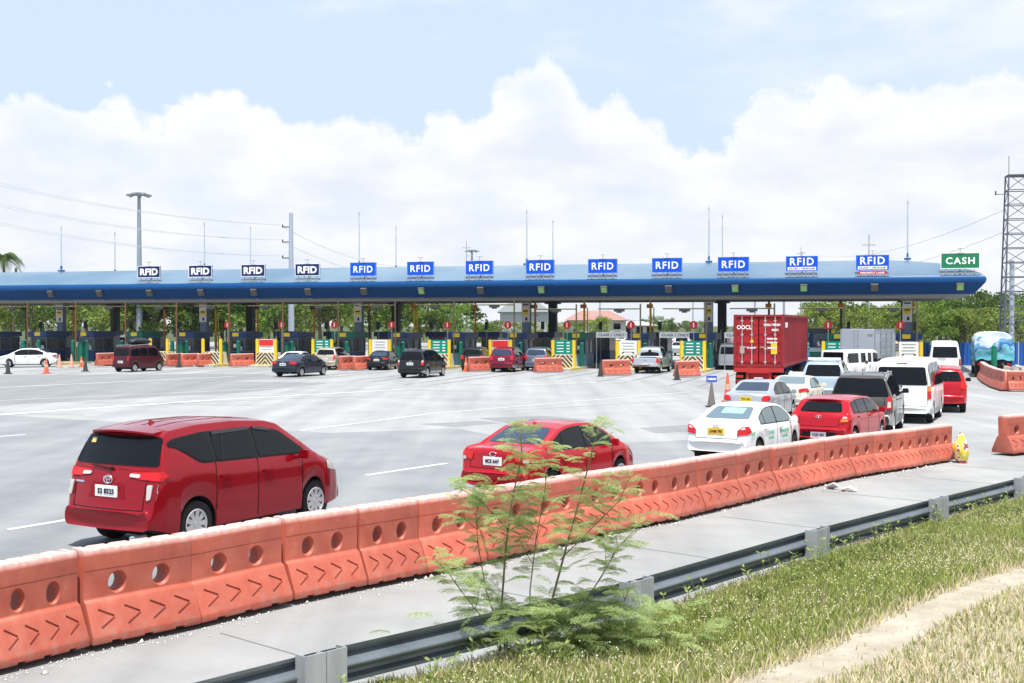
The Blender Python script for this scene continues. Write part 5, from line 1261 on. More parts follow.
# 8 dark grey people carrier
S8 = mpv(p_grey, L=4.58, W=1.78, H=1.76, prof=scale_prof(P_MPV, .967, .983), wheels=(.90, 3.58), belt=(1.07, 1.0), rear=(1.12, 1.62, .78, .62), plate=None, rack=(.7, 2.7, .60), lower=.62, lower_mat=low_silver, rim=alloy, emblem_kind='ovals', emblem=1.0, side=[(.55, 1.28), (1.35, 2.15), (2.22, 3.25)],
         tail=[dict(rear=[(.70, .78), (.86, .78), (.84, 1.12), (.76, 1.12)], side=[(.06, .80), (.22, .84), (.20, 1.12), (.06, 1.12)])], tail_clear=[dict(rear=[(.74, .82), (.83, .82), (.82, .98), (.75, .98)], side=None)], mirror_mat=black)
o = car('people_carrier', S8, 'dark grey people carrier with roof rails and silver lower body, beyond the scarlet hatchback', cat='car'); place(o, S8['L'], S8['W'], 829.5, 905, 433.5, .9, sc=1.07)
# 9 white van
S9 = van(p_white, plate=None, rear=(1.24, 1.82, .80, .72), emblem=1.0, emblem_kind='ovals', rim=alloy, style='steel', tail_amber=[dict(rear=[(.82, 1.05), (.90, 1.05), (.90, 1.2), (.83, 1.2)], side=None)], lower=.42, lower_mat=low_silver,
         extra=[([(-.16, 1.92), (.16, 1.92), (.16, 1.955), (-.16, 1.955)], redlamp, 'brake_lamp', 'rear', .01)])
o = car('van', S9, 'white passenger van with wide black rear window ahead of the dark grey people carrier', cat='van'); place(o, S9['L'], S9['W'], 873.5, 944, 421, .95, sc=1.05)
# 10 red SUV, 11 white car ahead of it
S10 = suv(p_red2, L=4.1, W=1.7, prof=scale_prof(P_SUV, .905, .93), H=1.62, belt=(1.04, .96), wheels=(.78, 3.2), r=.33, side=[(.5, 1.02), (1.08, 1.85), (1.92, 2.8)], rear=(1.1, 1.45, .66, .56), plate=None, doors=[1.05, 1.88, 2.8], handles=[(1.2, .9), (2.1, .9)], mirror=(2.68, 1.04), mirror_mat=black)
o = car('crossover', S10, 'red crossover just right of the white passenger van', cat='car'); place(o, S10['L'], S10['W'], 918, 963.5, 411, .78, sc=1.08)
S11 = sedan(p_white, plate=None, glass=glass_c, mirror_mat=black, tailgate=None, emblem=None)
o = car('sedan', S11, 'white sedan seen over the roof of the white passenger van', cat='car'); place(o, S11['L'], S11['W'], 915, 958, 400, .86, sc=1.04)
# 12 white minibus straight ahead
S12 = van(p_white, H=2.3, prof=scale_prof(P_VAN, 1.0, 1.10), belt=(1.3, 1.25), rear=(1.28, 1.95, .74, .68), plate=(.7, 'NDX 214', plate_w, ink), emblem=None)
o = car('minibus', S12, 'white minibus with black rear window heading away beside the blue fence', cat='minibus'); place(o, S12['L'], S12['W'], 928, 960.5, 381, .95, face='left', a=17)
# 13 silver pickup
S13 = pickup(p_silver, plate=(.60, 'ABG 772', plate_w, ink)); o = car('pickup_truck', S13, 'silver pickup truck entering the lane beside the tilted white notice board', cat='pickup'); place(o, S13['L'], S13['W'], 632.5, 672.5, 373, 1.15)
# 14 navy sedan, white sedan behind, champagne SUV
S14 = sedan(p_navy, L=4.63, W=1.80, H=1.42, prof=scale_prof(P_SED, 1.06, .98), wheels=(.95, 3.65), belt=(.95, .88), plate=(.80, 'AAP 102', plate_w, ink), rglass=glass_b, side=[(1.0, 1.3), (1.34, 2.1), (2.18, 3.2)], rear=(1.08, 1.34, .62, .5), doors=[2.14, 3.2], handles=[(1.3, .86), (2.4, .84)], mirror=(3.1, .95), tail=[dict(rear=[(.42, .84), (.84, .80), (.84, .96), (.56, .96)], side=[(.05, .78), (.30, .84), (.26, .94), (.05, .96)])])
o = car('sedan', S14, 'dark navy sedan driving towards the booths below the fourth lane sign', cat='car'); place(o, S14['L'], S14['W'], 271.5, 330, 376.5, .95)
S15 = sedan(p_white, plate=None, emblem=None); o = car('sedan', S15, 'white sedan directly behind the dark navy sedan at the booths', cat='car'); place(o, S15['L'], S15['W'], 277, 316, 371, .86, sc=.95)
S16 = suv(p_champ, plate=(.86, 'ZXC 118', plate_w, ink), emblem=None); o = car('utility_vehicle', S16, 'champagne coloured SUV between the navy sedan and the orange barriers', cat='car'); place(o, S16['L'], S16['W'], 314.5, 352, 369.6, .9, sc=.94)
# 15 black compact sedan and black people carrier
S17 = sedan(p_black, plate=(.80, 'NAX 330', plate_w, ink), mirror_mat=p_black, rglass=glass_b, L=4.2, prof=scale_prof(P_SED, .96, 1.02), wheels=(.83, 3.3), side=[(.95, 1.18), (1.22, 1.9), (1.98, 2.85)], doors=[1.95, 2.9]); o = car('sedan', S17, 'small black sedan at the white notice board, right of the barriers', cat='car'); place(o, S17['L'], S17['W'], 366.5, 399, 370, .86, sc=.93)
S18 = dict(S8); S18 = mpv(p_black, L=4.58, W=1.78, H=1.76, prof=scale_prof(P_MPV, .967, .983), wheels=(.90, 3.58), belt=(1.07, 1.0), rear=(1.12, 1.60, .74, .62), plate=(.88, 'ZRT 601', plate_w, ink), side=[(.55, 1.28), (1.35, 2.15), (2.22, 3.25)], rack=(.7, 2.7, .6),
         tail=[dict(rear=[(.70, .80), (.86, .80), (.84, 1.12), (.76, 1.12)], side=[(.06, .80), (.26, .84), (.20, 1.12), (.06, 1.12)])], tail_clear=[dict(rear=[(.72, .98), (.84, .98), (.82, 1.10), (.76, 1.10)], side=None)], lower=.45, lower_mat=low_silver)
o = car('people_carrier', S18, 'black people carrier driving away in the middle distance left of the centre', cat='car'); place(o, S18['L'], S18['W'], 397.5, 448, 377.5, .9)
# 16 maroon crossover, dark car, blue grey one
S19 = suv(p_black, plate=None, tail_clear=[]); o = car('utility_vehicle', S19, 'blackish red SUV half hidden behind the orange barrier left of the dark red crossover', cat='car'); place(o, S19['L'], S19['W'], 460.5, 493, 370.2, .9, sc=.96)
S20 = suv(p_crv, plate=(.90, 'XKB 209', plate_w, ink), emblem_kind='ring', lower=.52, lower_mat=low_silver, rglass=glass_b); o = car('crossover', S20, 'dark red crossover stopped before the red and white notice board', cat='car'); place(o, S20['L'], S20['W'], 489.5, 527, 371.8, .9)
S21 = suv(p_blueg, plate=(.80, 'POE 771', plate_w, ink), rglass=glass_b); o = car('crossover', S21, 'blue-grey crossover between the dark red crossover and the tilted orange barrier', cat='car'); place(o, S21['L'], S21['W'], 524.5, 556, 370.5, .9, sc=.96)
# 17 maroon minivan with a black bundle on its roof rack
P_MINI = scale_prof([(0, .5), (.05, .55), (.07, .95), (.10, 1.1), (.20, 1.66), (.28, 1.74), (.8, 1.80), (2.2, 1.80), (2.5, 1.74), (2.65, 1.66), (3.12, 1.02), (3.28, .94), (3.36, .7), (3.40, .5)], 1.15, 1.03)
S22 = van(p_maroon, L=3.91, W=1.62, H=1.85, prof=P_MINI, belt=(1.08, 1.02), wheels=(.65, 3.15), r=.30, tyre_w=.17, side=[(.26, 1.1), (1.18, 1.95), (2.05, 2.95)], rear=(1.14, 1.66, .68, .62), front=None, doors=[1.15, 2.0, 3.0], handles=[(2.2, .9)], mirror=(3.0, 1.15), plate=(.70, 'MNB 44', plate_w, ink), emblem=None, rack=(.3, 2.4, .56), rim=alloy, tail=[dict(rear=[(.60, .8), (.70, .8), (.70, 1.1), (.60, 1.1)], side=None)], top_gap=.2)
o = car('minivan', S22, 'small maroon minivan with luggage on its roof rack, left of the first chevron blocks', cat='minivan'); place(o, S22['L'], S22['W'], 112.3, 165.5, 371.7, .55)
lug = bmesh.new(); bmesh.ops.create_icosphere(lug, subdivisions=3, radius=1)
for v in lug.verts: v.co = Vector((v.co.x*1.05, v.co.y*.5, v.co.z*.26))*(1+.12*mn.noise(v.co*2.5))
lb = bm_to('luggage_bundle', lug, mat('tarp_black', (.015, .016, .02), rough=.35), None, 60); lb.location = o.location+Vector((0, 0, 2.08)); lb.rotation_euler = o.rotation_euler; tag(lb, 'long shiny black bundle lashed on the roof of the maroon minivan', 'luggage')
# 18 white sedan coming the other way
S23 = sedan(p_white, L=4.5, W=1.75, H=1.47, prof=scale_prof(P_SED, 1.03, 1.01), wheels=(.88, 3.53), side=[(1.0, 1.26), (1.30, 2.04), (2.12, 3.1)], plate=None, doors=[2.08, 3.1], mirror=(3.02, .97), handle_mat=chrome, handles=[(1.3, .88), (2.3, .86)])
o = car('sedan', S23, 'white sedan facing left at the far left edge of the plaza', cat='car')
c = at(23, 367.5); o.location = (c.x, c.y+.9, 0); o.rotation_euler = (0, 0, PI+R(13))
S24 = van(p_white, plate=None, emblem=None, H=1.95, prof=scale_prof(P_VAN, .82, .93), L=3.97, W=1.6, belt=(1.1, 1.05), wheels=(.8, 2.95), side=[(.25, 1.0), (1.1, 1.95), (2.05, 3.05)], rear=(1.14, 1.66, .64, .58), doors=[], handles=[], mirror=(3.2, 1.2))
o = car('van', S24, 'light van passing the booth at the left side of the container truck', cat='van'); o.location = at(731, 369); o.rotation_euler = (0, 0, PI/2-R(14))
# 19 white utility minibus with side windows
P_JEEP = [(0, .6), (.04, .65), (.06, 1.1), (.09, 1.78), (.14, 1.88), (.4, 1.92), (3.5, 1.92), (3.7, 1.88), (3.8, 1.8), (4.05, 1.15), (4.5, 1.1), (4.68, .95), (4.72, .6)]
S25 = van(p_white, L=4.72, W=1.75, H=2.04, prof=P_JEEP, belt=(1.18, 1.18), tumble=.05, side=[(.25, 1.45), (1.75, 2.3), (2.6, 3.0), (3.2, 3.8)], tail=[], plate=None, emblem=None, rear=(1.25, 1.8, .6, .6), front=None, doors=[2.5, 3.1], handles=[], top_gap=.18, wheels=(1.0, 3.9), mirror=(3.75, 1.3))
o = car('minibus', S25, 'boxy white utility minibus turned sideways behind the pale blue utility vehicle', cat='minibus'); place(o, S25['L'], S25['W'], 820, 884, 386, .9, a=42)
# ------------------------------------------------------------------ trucks
def corrugated(mb, x0, x1, y, z0, z1, pitch, depth, n, mi=0):
    """vertical ribs on a wall at y, outwards sign n"""
    k = int((x1-x0)/pitch); pts = []
    for i in range(k):
        a = x0+i*(x1-x0)/k; w = (x1-x0)/k
        pts += [(a, 0), (a+w*.30, 0), (a+w*.45, -depth), (a+w*.85, -depth)]
    pts.append((x1, 0)); vs = []; fs = []
    for x, d in pts: vs += [(x, y+n*d, z0), (x, y+n*d, z1)]
    for i in range(len(pts)-1): a = i*2; fs.append((a, a+2, a+3, a+1) if n < 0 else (a+1, a+3, a+2, a))
    mb.add(vs, fs, mi)
def container_truck():
    root = empty('container_truck'); tag(root, 'trailer truck carrying a corrugated red shipping container, entering the toll lane', 'truck')
    LT = 12.2; W = 2.44; z0, z1 = 1.22, 3.81; x0 = -LT/2
    cr = mat('container_red', (.22, .014, .022), rough=.55, noise=.18, nscale=.8, streak=True); cd = mat('container_door_red', (.34, .018, .024), rough=.5, noise=.2, nscale=1.2, streak=True); cf = mat('container_frame', (.26, .02, .025), rough=.6)
    mb = MB(); corrugated(mb, x0+.12, x0+LT-.12, -W/2+.01, z0+.12, z1-.08, .28, .04, -1); corrugated(mb, x0+.12, x0+LT-.12, W/2-.01, z0+.12, z1-.08, .28, .04, 1)
    mb.quad((x0+.05, -W/2, z1-.03), (x0+LT, -W/2, z1-.03), (x0+LT, W/2, z1-.03), (x0+.05, W/2, z1-.03)); mb.quad((x0+LT-.05, -W/2, z0), (x0+LT-.05, W/2, z0), (x0+LT-.05, W/2, z1), (x0+LT-.05, -W/2, z1))
    mb.quad((x0, -W/2, z0+.05), (x0, W/2, z0+.05), (x0+LT, W/2, z0+.05), (x0+LT, -W/2, z0+.05))
    mb.build('container', cr, root, smooth=None, fix=False)
    f = MB()
    for y in (-W/2+.06, W/2-.06):
        f.box((0, y, z0+.07), (LT, .14, .16)); f.box((0, y, z1-.05), (LT, .14, .12))
        for x in (x0+.07, -x0-.07): f.box((x, y, (z0+z1)/2), (.16, .15, z1-z0-.02))
    f.box((x0+.06, 0, z0+.07), (.13, W-.3, .15)); f.box((x0+.06, 0, z1-.06), (.13, W-.3, .12)); f.build('container_frame', cf, root)
    for sg in (-1, 1):
        d = MB(); y = sg*(W/4-.04)
        d.box((x0+.08, y, (z0+z1)/2), (.06, W/2-.13, z1-z0-.32))
        for i in range(5): d.box((x0+.045, y, z0+.36+i*.46), (.03, W/2-.16, .22))
        dd = d.build('container_door', cd, root)
        bars = MB()
        for yy in (y-.24, y+.24):
            bars.cyl((x0-.0, yy, z0+.12), (x0-.0, yy, z1-.10), .022, n=6)
            for z in (z0+.25, z0+.9, z0+1.6, z1-.3): bars.box((x0+.01, yy, z), (.05, .12, .07))
            bars.box((x0-.01, yy-.12*sg, z0+.98), (.03, .26, .035))
        bars.build('lock_bar', mat('lock_bar_grey', (.45, .42, .42), rough=.5), dd)
    def rt(s, y, z, size, w, m=white_ink, name='door_lettering'): text(name, s, size, face_mat((x0-.026, y, z), (0, -1, 0), (0, 0, 1)), m, root, bold=.006, width=w, ext=.003)
    rt('OOCL', .70, z1-.62, .28, .74); rt('OOLU 783254', -.66, z1-.50, .15, .82); rt('42G1', -.80, z1-.75, .14, .34); rt('32500 KG', -.66, z0+1.40, .11, .5); rt('71650 LB', -.66, z0+1.22, .11, .5); rt('3820 KG', -.66, z0+.95, .10, .45); rt('67 CU M', .35, z0+.95, .10, .4)
    MB().box((x0-.012, -.76, z0+.92), (.012, .30, .55)).build('placard', mat('placard_yellow', (.80, .50, .04)), root)
    MB().add([(x0-.014, .42, z0+1.22), (x0-.014, .22, z0+1.22), (x0-.014, .32, z0+1.42), (x0-.024, .42, z0+1.22), (x0-.024, .22, z0+1.22), (x0-.024, .32, z0+1.42)], [(3, 4, 5), (0, 2, 1), (0, 1, 4, 3), (1, 2, 5, 4), (2, 0, 3, 5)]).build('warning_triangle', mat('placard_yellow', (.80, .50, .04)), root)
    MB().box((x0-.012, .80, z0+.85), (.012, .22, .36)).build('data_plate', mat('data_plate', (.35, .33, .28)), root)
    text('side_number', '783254', .34, face_mat((x0+1.1, -W/2-.02, z1-.52), (1, 0, 0), (0, 0, 1)), white_ink, root, bold=.008, width=1.1)
    ch = MB(); chm = mat('chassis_red', (.45, .03, .03), rough=.55)
    ch.box((0, 0, 1.05), (LT, 1.0, .26)); ch.box((x0+.08, 0, 1.08), (.14, 2.44, .24)); ch.box((x0+.12, 0, .52), (.12, 2.3, .14)); ch.box((x0+.14, -.55, .78), (.12, .14, .45)); ch.box((x0+.14, .55, .78), (.12, .14, .45)); ch.box((x0+.3, 0, .78), (.06, 1.0, .4))
    ch.build('trailer_chassis', chm, root)
    for sg in (-1, 1):
        MB().box((x0+.02, sg*.92, .74), (.06, .34, .12)).build('tail_light', redlamp, root)
    pl = MB().box((x0+.01, 0, .62), (.02, .42, .16)).build('number_plate', plate_w, root); text('plate_text', 'PUW 128', .11, face_mat((x0-.005, 0, .62), (0, -1, 0), (0, 0, 1)), ink, pl, bold=.003, width=.34)
    for x in (x0+1.2, x0+2.5, x0+9.2, x0+10.5, x0+13.4):
        for sg in (-1, 1):
            t = MB(); t.lathe([(.28, -.24), (.47, -.26), (.50, -.2), (.50, .2), (.47, .26), (.28, .24)], (0, 0, 0), 20, 'Y'); w = t.build('wheel', tyre_m, root, loc=(x, sg*.98, .5))
            MB().cyl((0, sg*.05, 0), (0, sg*.20, 0), .27, n=16).build('rim', steel, w)
    cab = MB(); cab.box((x0+13.2, 0, 1.75), (2.1, 2.4, 2.3), taper=.95); cab.build('cab', mat('cab_blue', (.02, .14, .48), rough=.35, coat=.8), root, bevel=.08)
    MB().box((x0+13.3, 0, 2.2), (1.2, 2.36, .7)).build('cab_window', glass, root)
    MB().box((x0+12.6, -1.12, 2.6), (.05, .22, .5)).build('mirror', black, root)
    return root
o = container_truck(); place(o, 12.2, 2.44, 736.3, 805.5, 390, 1.2)
def box_truck():
    root = empty('box_truck'); tag(root, 'grey aluminium box truck between the green bus and the last chevron block', 'truck')
    m = mat('aluminium_panel', (.46, .50, .55), rough=.4, metal=.4, noise=.08, nscale=.7); L, W = 5.2, 2.1; z0, z1 = .95, 3.0; x0 = -L/2
    mb = MB(); corrugated(mb, x0, -x0, -W/2, z0, z1, .35, .02, -1); corrugated(mb, x0, -x0, W/2, z0, z1, .35, .02, 1); mb.quad((x0, -W/2, z1), (-x0, -W/2, z1), (-x0, W/2, z1), (x0, W/2, z1)); mb.quad((x0, W/2, z0), (x0, -W/2, z0), (x0, -W/2, z1), (x0, W/2, z1)); mb.quad((-x0, -W/2, z0), (-x0, W/2, z0), (-x0, W/2, z1), (-x0, -W/2, z1)); mb.quad((x0, -W/2, z0), (x0, W/2, z0), (-x0, W/2, z0), (-x0, -W/2, z0))
    mb.build('cargo_box', m, root, smooth=None, fix=False)
    f = MB(); fm = mat('box_trim', (.25, .27, .30), rough=.5)
    for y in (-W/2, W/2): f.box((0, y, z1), (L, .06, .07)); f.box((0, y, z0), (L, .06, .08)); f.box((x0, y, (z0+z1)/2), (.06, .06, z1-z0)); f.box((-x0, y, (z0+z1)/2), (.06, .06, z1-z0))
    f.box((x0-.01, .0, (z0+z1)/2), (.03, .03, z1-z0)); f.box((x0-.01, .22, (z0+z1)/2), (.03, .03, z1-z0)); f.box((x0-.02, -.75, z1-.3), (.03, .3, .04))
    for x in (-1.2, .2, 1.6): f.box((x, -W/2-.03, (z0+z1)/2+.2), (.05, .04, 1.4))
    for z in (1.6, 2.2, 2.7): f.box((.4, -W/2-.04, z), (3.4, .03, .04))
    f.build('box_trim', fm, root); MB().box((.6, -W/2-.1, .75), (2.6, .3, .5)).box((0, 0, .7), (L+1.2, .9, .3)).build('chassis', under, root)
    MB().box((-x0+.95, 0, 1.35), (1.6, 1.9, 1.7), taper=.9).build('cab', white_p, root, bevel=.08); MB().box((-x0+1.0, 0, 1.8), (1.0, 1.92, .5)).build('cab_window', glass, root)
    for x in (x0+1.2, -x0+1.0):
        for sg in (-1, 1): w = MB().cyl((0, -.14, 0), (0, .14, 0), .40, n=18).build('wheel', tyre_m, root, loc=(x, sg*.85, .4)); MB().cyl((0, sg*.1, 0), (0, sg*.15, 0), .22, n=14).build('rim', steel, w)
    for sg in (-1, 1): MB().box((x0-.03, sg*.8, .82), (.05, .25, .12)).build('tail_light', redlamp, root)
    return root
o = box_truck(); place(o, 5.2, 2.1, 842.5, 893.5, 378, 1.2, a=30)
def bus():
    root = empty('bus'); tag(root, 'green bus with yellow striped roof end and blue windscreen, right beside the red container', 'bus'); L, W, H = 9.5, 2.4, 3.0; x0 = -L/2
    g = mat('bus_green', (.01, .13, .10), rough=.35, coat=.8)
    MB().box((0, 0, 1.55), (L, W, 2.3)).build('body', g, root, bevel=.12); MB().box((0, 0, 2.82), (L-.1, W-.08, .34)).build('roof', mat('bus_roof', (.05, .06, .07), rough=.5), root, bevel=.1)
    MB().box((x0-.02, .15, 2.15), (.05, 1.75, .95)).build('rear_window', glass_b, root, bevel=.02); MB().box((x0-.015, .15, 1.5), (.04, 1.7, .28)).build('pale_band', mat('pale_band', (.4, .48, .52)), root)
    MB().box((x0-.03, -1.02, 2.15), (.08, .26, 1.55)).build('yellow_edge', yellow_p, root)
    for i in range(5): MB().box((x0+1.2+i*1.8, -W/2-.012, 2.1), (1.5, .03, .8)).build('side_window', glass, root)
    for x in (x0+2, -x0-1.6):
        for sg in (-1, 1): w = MB().cyl((0, -.14, 0), (0, .14, 0), .46, n=18).build('wheel', tyre_m, root, loc=(x, sg*1.05, .46)); MB().cyl((0, sg*.1, 0), (0, sg*.15, 0), .24, n=12).build('rim', steel, w)
    MB().box((0, 0, .45), (L-1, 2.0, .3)).build('chassis', under, root); text('lettering', 'BUS', .26, face_mat((x0-.02, .3, 1.1), (0, -1, 0), (0, 0, 1)), mat('pale_green_print', (.3, .55, .45)), root, bold=.006) if False else None
    return root
o = bus(); o.location = at(818.5, 368.5); o.rotation_euler = (0, 0, PI/2-R(14))
def tarp_truck():
    root = empty('tarpaulin_truck'); tag(root, 'truck loaded high under a blue and white tarpaulin in the rightmost lane', 'truck'); L, W = 5.6, 2.25; x0 = -L/2
    bm = bmesh.new(); bmesh.ops.create_cube(bm, size=1); bmesh.ops.subdivide_edges(bm, edges=bm.edges[:], cuts=14, use_grid_fill=True)
    for v in bm.verts:
        x, y, z = v.co*2
        yy = y*W/2*(1-.10*smoothstep((z-.3)/.7)) ; zz = 1.05 + (z+1)/2*1.75
        if z > .55: zz -= .17*abs(y)**4*(z-.55)/.45; 
        if z > .3: xx_ = x*L/2*(1-.03*(z-.3))
        else: xx_ = x*L/2
        n = mn.noise(Vector((xx_*1.2, yy*1.4, zz*1.4)))*.11 + mn.noise(Vector((xx_*3, yy*3, zz*2)))*.06
        v.co = Vector((xx_+n*x, yy+n*y, zz+n*.8*z))
        if z < -.9: v.co.z += mn.noise(Vector((xx_*2, yy*2, 3)))*.2
    m = bpy.data.materials.new('tarpaulin'); m.use_nodes = True; nt = m.node_tree; N = nt.nodes; Lk = nt.links; b = nt.nodes['Principled BSDF']; b.inputs['Roughness'].default_value = .4
    tc = N.new('ShaderNodeTexCoord'); sp = N.new('ShaderNodeSeparateXYZ'); Lk.new(tc.outputs['Object'], sp.inputs[0]); n = N.new('ShaderNodeTexNoise'); n.inputs['Scale'].default_value = 1.3; n.inputs['Detail'].default_value = 4; Lk.new(tc.outputs['Object'], n.inputs[0])
    ad = N.new('ShaderNodeMath'); ad.operation = 'MULTIPLY_ADD'; Lk.new(n.outputs[0], ad.inputs[0]); ad.inputs[1].default_value = 2.6; Lk.new(sp.outputs[2], ad.inputs[2])
    mr = N.new('ShaderNodeMapRange'); mr.inputs[1].default_value = 2.3; mr.inputs[2].default_value = 4.4; Lk.new(ad.outputs[0], mr.inputs[0])
    r = N.new('ShaderNodeValToRGB'); r.color_ramp.interpolation = 'CONSTANT'; e = r.color_ramp.elements; e[0].color = (.10, .42, .52, 1); e[1].position = .62; e[1].color = (.52, .62, .70, 1)
    for q, c in ((.22, (.18, .50, .60, 1)), (.40, (.03, .16, .42, 1)), (.50, (.12, .30, .52, 1)), (.8, (.62, .70, .76, 1))): x = r.color_ramp.elements.new(q); x.color = c
    Lk.new(mr.outputs[0], r.inputs[0]); Lk.new(r.outputs[0], b.inputs['Base Color'])
    bm_to('tarpaulin', bm, m, root, 60)
    MB().box((0, 0, .98), (L, 2.1, .16)).box((0, 0, .72), (L+1.6, .9, .3)).box((x0+.1, 0, .6), (.1, 1.9, .12)).build('flatbed', under, root)
    MB().box((-x0+1.0, 0, 1.5), (1.7, 2.1, 1.9), taper=.93).build('cab', mat('cab_white', (.6, .6, .6), rough=.4), root, bevel=.08); MB().box((-x0+1.1, 0, 1.95), (1.0, 2.12, .55)).build('cab_window', glass, root)
    for x in (x0+1.0, -x0+1.1):
        for sg in (-1, 1): w = MB().cyl((0, -.2, 0), (0, .2, 0), .46, n=18).build('wheel', tyre_m, root, loc=(x, sg*.86, .46)); MB().cyl((0, sg*.16, 0), (0, sg*.21, 0), .24, n=12).build('rim', steel, w)
    for sg in (-1, 1): MB().box((x0-.0, sg*.85, .84), (.06, .22, .12)).build('tail_light', redlamp, root)
    for sg in (-1, 1): MB().box((x0+.5, sg*.88, .42), (.03, .42, .55)).build('mud_flap', black, root)
    return root
o = tarp_truck(); place(o, 5.6, 2.25, 972.5, 1012.5, 381.5, 1.0, face='left', a=18)
# ------------------------------------------------------------------ traffic & parked cars far beyond the plaza
def tiny(m, kind):
    mb = MB(); L, W, H = (4.4, 1.7, 1.45) if kind == 'car' else (4.8, 1.85, 2.1)
    root = empty('parked_car' if kind == 'car' else 'parked_van'); prof = [(0, .3), (0, .85), (.15, 1.0), (.5, 1.05), (1.1, 1.4), (2.2, 1.45), (3.1, 1.0), (4.1, .85), (4.4, .6), (4.4, .3)] if kind == 'car' else [(0, .3), (0, 1.1), (.15, 1.95), (.4, 2.1), (3.6, 2.08), (4.3, 1.2), (4.8, 1.0), (4.8, .3)]
    vs = []; n = len(prof)
    for y, ins in ((-1, 0), (1, 0)):
        for x, z in prof: w = W/2*(1-.16*smoothstep((z-.95)/.5 if kind == 'car' else 0)); vs.append((x-L/2, y*w, z))
    mb.add(vs, [tuple(range(n-1, -1, -1)), tuple(range(n, 2*n))]+[(i, (i+1) % n, n+(i+1) % n, n+i) for i in range(n)])
    mb.build('body', m, root, bevel=.05)
    g = MB(); 
    if kind == 'car': g.add([(x-L/2, y*(W/2*.93+.02), z) for y in (-1, 1) for x, z in ((.75, 1.02), (1.2, 1.33), (2.15, 1.38), (2.85, 1.02))], [(0, 1, 2, 3), (7, 6, 5, 4)]); g.add([(.6-L/2-.03, -.6, 1.1), (.6-L/2-.03, .6, 1.1), (1.05-L/2-.03, .52, 1.38), (1.05-L/2-.03, -.52, 1.38)], [(0, 1, 2, 3)])
    else: g.add([(x-L/2, y*(W/2+.015), z) for y in (-1, 1) for x, z in ((.3, 1.2), (.35, 1.8), (3.6, 1.8), (4.0, 1.2))], [(0, 1, 2, 3), (7, 6, 5, 4)]); g.add([(.0-L/2-.0, -.7, 1.25), (.0-L/2-.0, .7, 1.25), (.1-L/2-.0, .64, 1.8), (.1-L/2-.0, -.64, 1.8)], [(0, 1, 2, 3)])
    g.build('window', glass, root, fix=False)
    for x in (-L/2+.85, L/2-.9):
        for sg in (-1, 1): MB().cyl((x, sg*(W/2-.2), .31), (x, sg*(W/2-.0), .31), .31, n=12).build('wheel', tyre_m, root)
    return root
protos = [(tiny(m, k), m, k) for m, k in ((p_white, 'car'), (p_silver, 'car'), (p_white, 'van'), (p_red2, 'car'), (p_black, 'car'), (p_silver, 'van'), (p_ice, 'car'))]
cname = {p_white: 'white', p_silver: 'silver', p_red2: 'red', p_black: 'black', p_ice: 'pale blue'}
first = {0: 1, 1: 1, 2: 1, 3: 1, 4: 1, 5: 1, 6: 1}; rcount = {}
rows = [(132, 18), (142, 20), (154, 22), (168, 24)]
rr = random.Random(4)
for ri, (Y, n) in enumerate(rows):
    for i in range(n):
        px = 590 + i*(320/n) + rr.uniform(-2, 2)
        if rr.random() < .12: continue
        pi_ = rr.choice([0, 0, 1, 2, 0, 1, 3, 4, 5, 6])
        src, m, k = protos[pi_]
        if first[pi_]: o = src; first[pi_] = 0
        else: o = clone(src)
        o.location = ((px-512)/F*Y, Y+rr.uniform(-1, 1), 0); o.rotation_euler = (0, 0, PI/2-R(17)+rr.uniform(-.08, .08)+(PI if rr.random() < .3 else 0))
        idx = rcount.get((ri, cname[m], k), 0); rcount[(ri, cname[m], k)] = idx+1
        tag(o, '%s %s parked beyond the booths, %s such from the left in the %s row' % (cname[m], k, ORD[idx], ('nearest', 'second', 'third', 'farthest')[ri]), k, 'vehicles parked beyond the toll plaza')
for i, (src, m, k) in enumerate(protos):
    if first[i]:
        for ch in list(src.children): bpy.data.objects.remove(ch)
        bpy.data.objects.remove(src)

# ================================================================== FAR STRUCTURES
def tree_mesh(seed, h, rx, n, lsz=.34):
    r = np.random.default_rng(seed); V = []; Fc = []
    ncl = 26; cl = []
    for i in range(ncl):
        a = r.uniform(0, 2*PI); rad = rx*math.sqrt(r.uniform(0, 1))*.9; z = h*(.30+.62*r.uniform(0, 1)**.8); k = math.sqrt(max(.12, 1-((z-h*.55)/(h*.5))**2))
        cl.append((math.cos(a)*rad*k, math.sin(a)*rad*k, z, r.uniform(.55, 1.15)*rx*.34))
    per = n//ncl
    P = []
    for cx, cy, cz, cr in cl:
        d = r.normal(size=(per, 3)); d /= np.linalg.norm(d, axis=1)[:, None]; q = d*(cr*r.uniform(.55, 1.05, size=(per, 1))); q[:, 2] *= .75; P.append(q+np.array([cx, cy, cz]))
    P = np.concatenate(P); m = len(P); a = r.normal(size=(m, 3)); a /= np.linalg.norm(a, axis=1)[:, None]; b = np.cross(a, r.normal(size=(m, 3))); b /= np.linalg.norm(b, axis=1)[:, None]
    s = lsz*r.uniform(.6, 1.3, size=(m, 1))
    V = np.stack([P-a*s*.5, P+b*s*.33, P+a*s*.5, P-b*s*.33], 1).reshape(-1, 3); F_ = np.arange(4*m)
    return V, F_
tree_m = [leafmat('foliage_mid', (.055, .115, .02), (.20, .30, .065), .3, .3), leafmat('foliage_yellow', (.11, .17, .03), (.31, .38, .10), .3, .25), leafmat('foliage_dark', (.03, .065, .018), (.12, .19, .045), .25, .3)]
bark = mat('bark', (.10, .08, .06), rough=.9, noise=.3, nscale=3)
TP = []
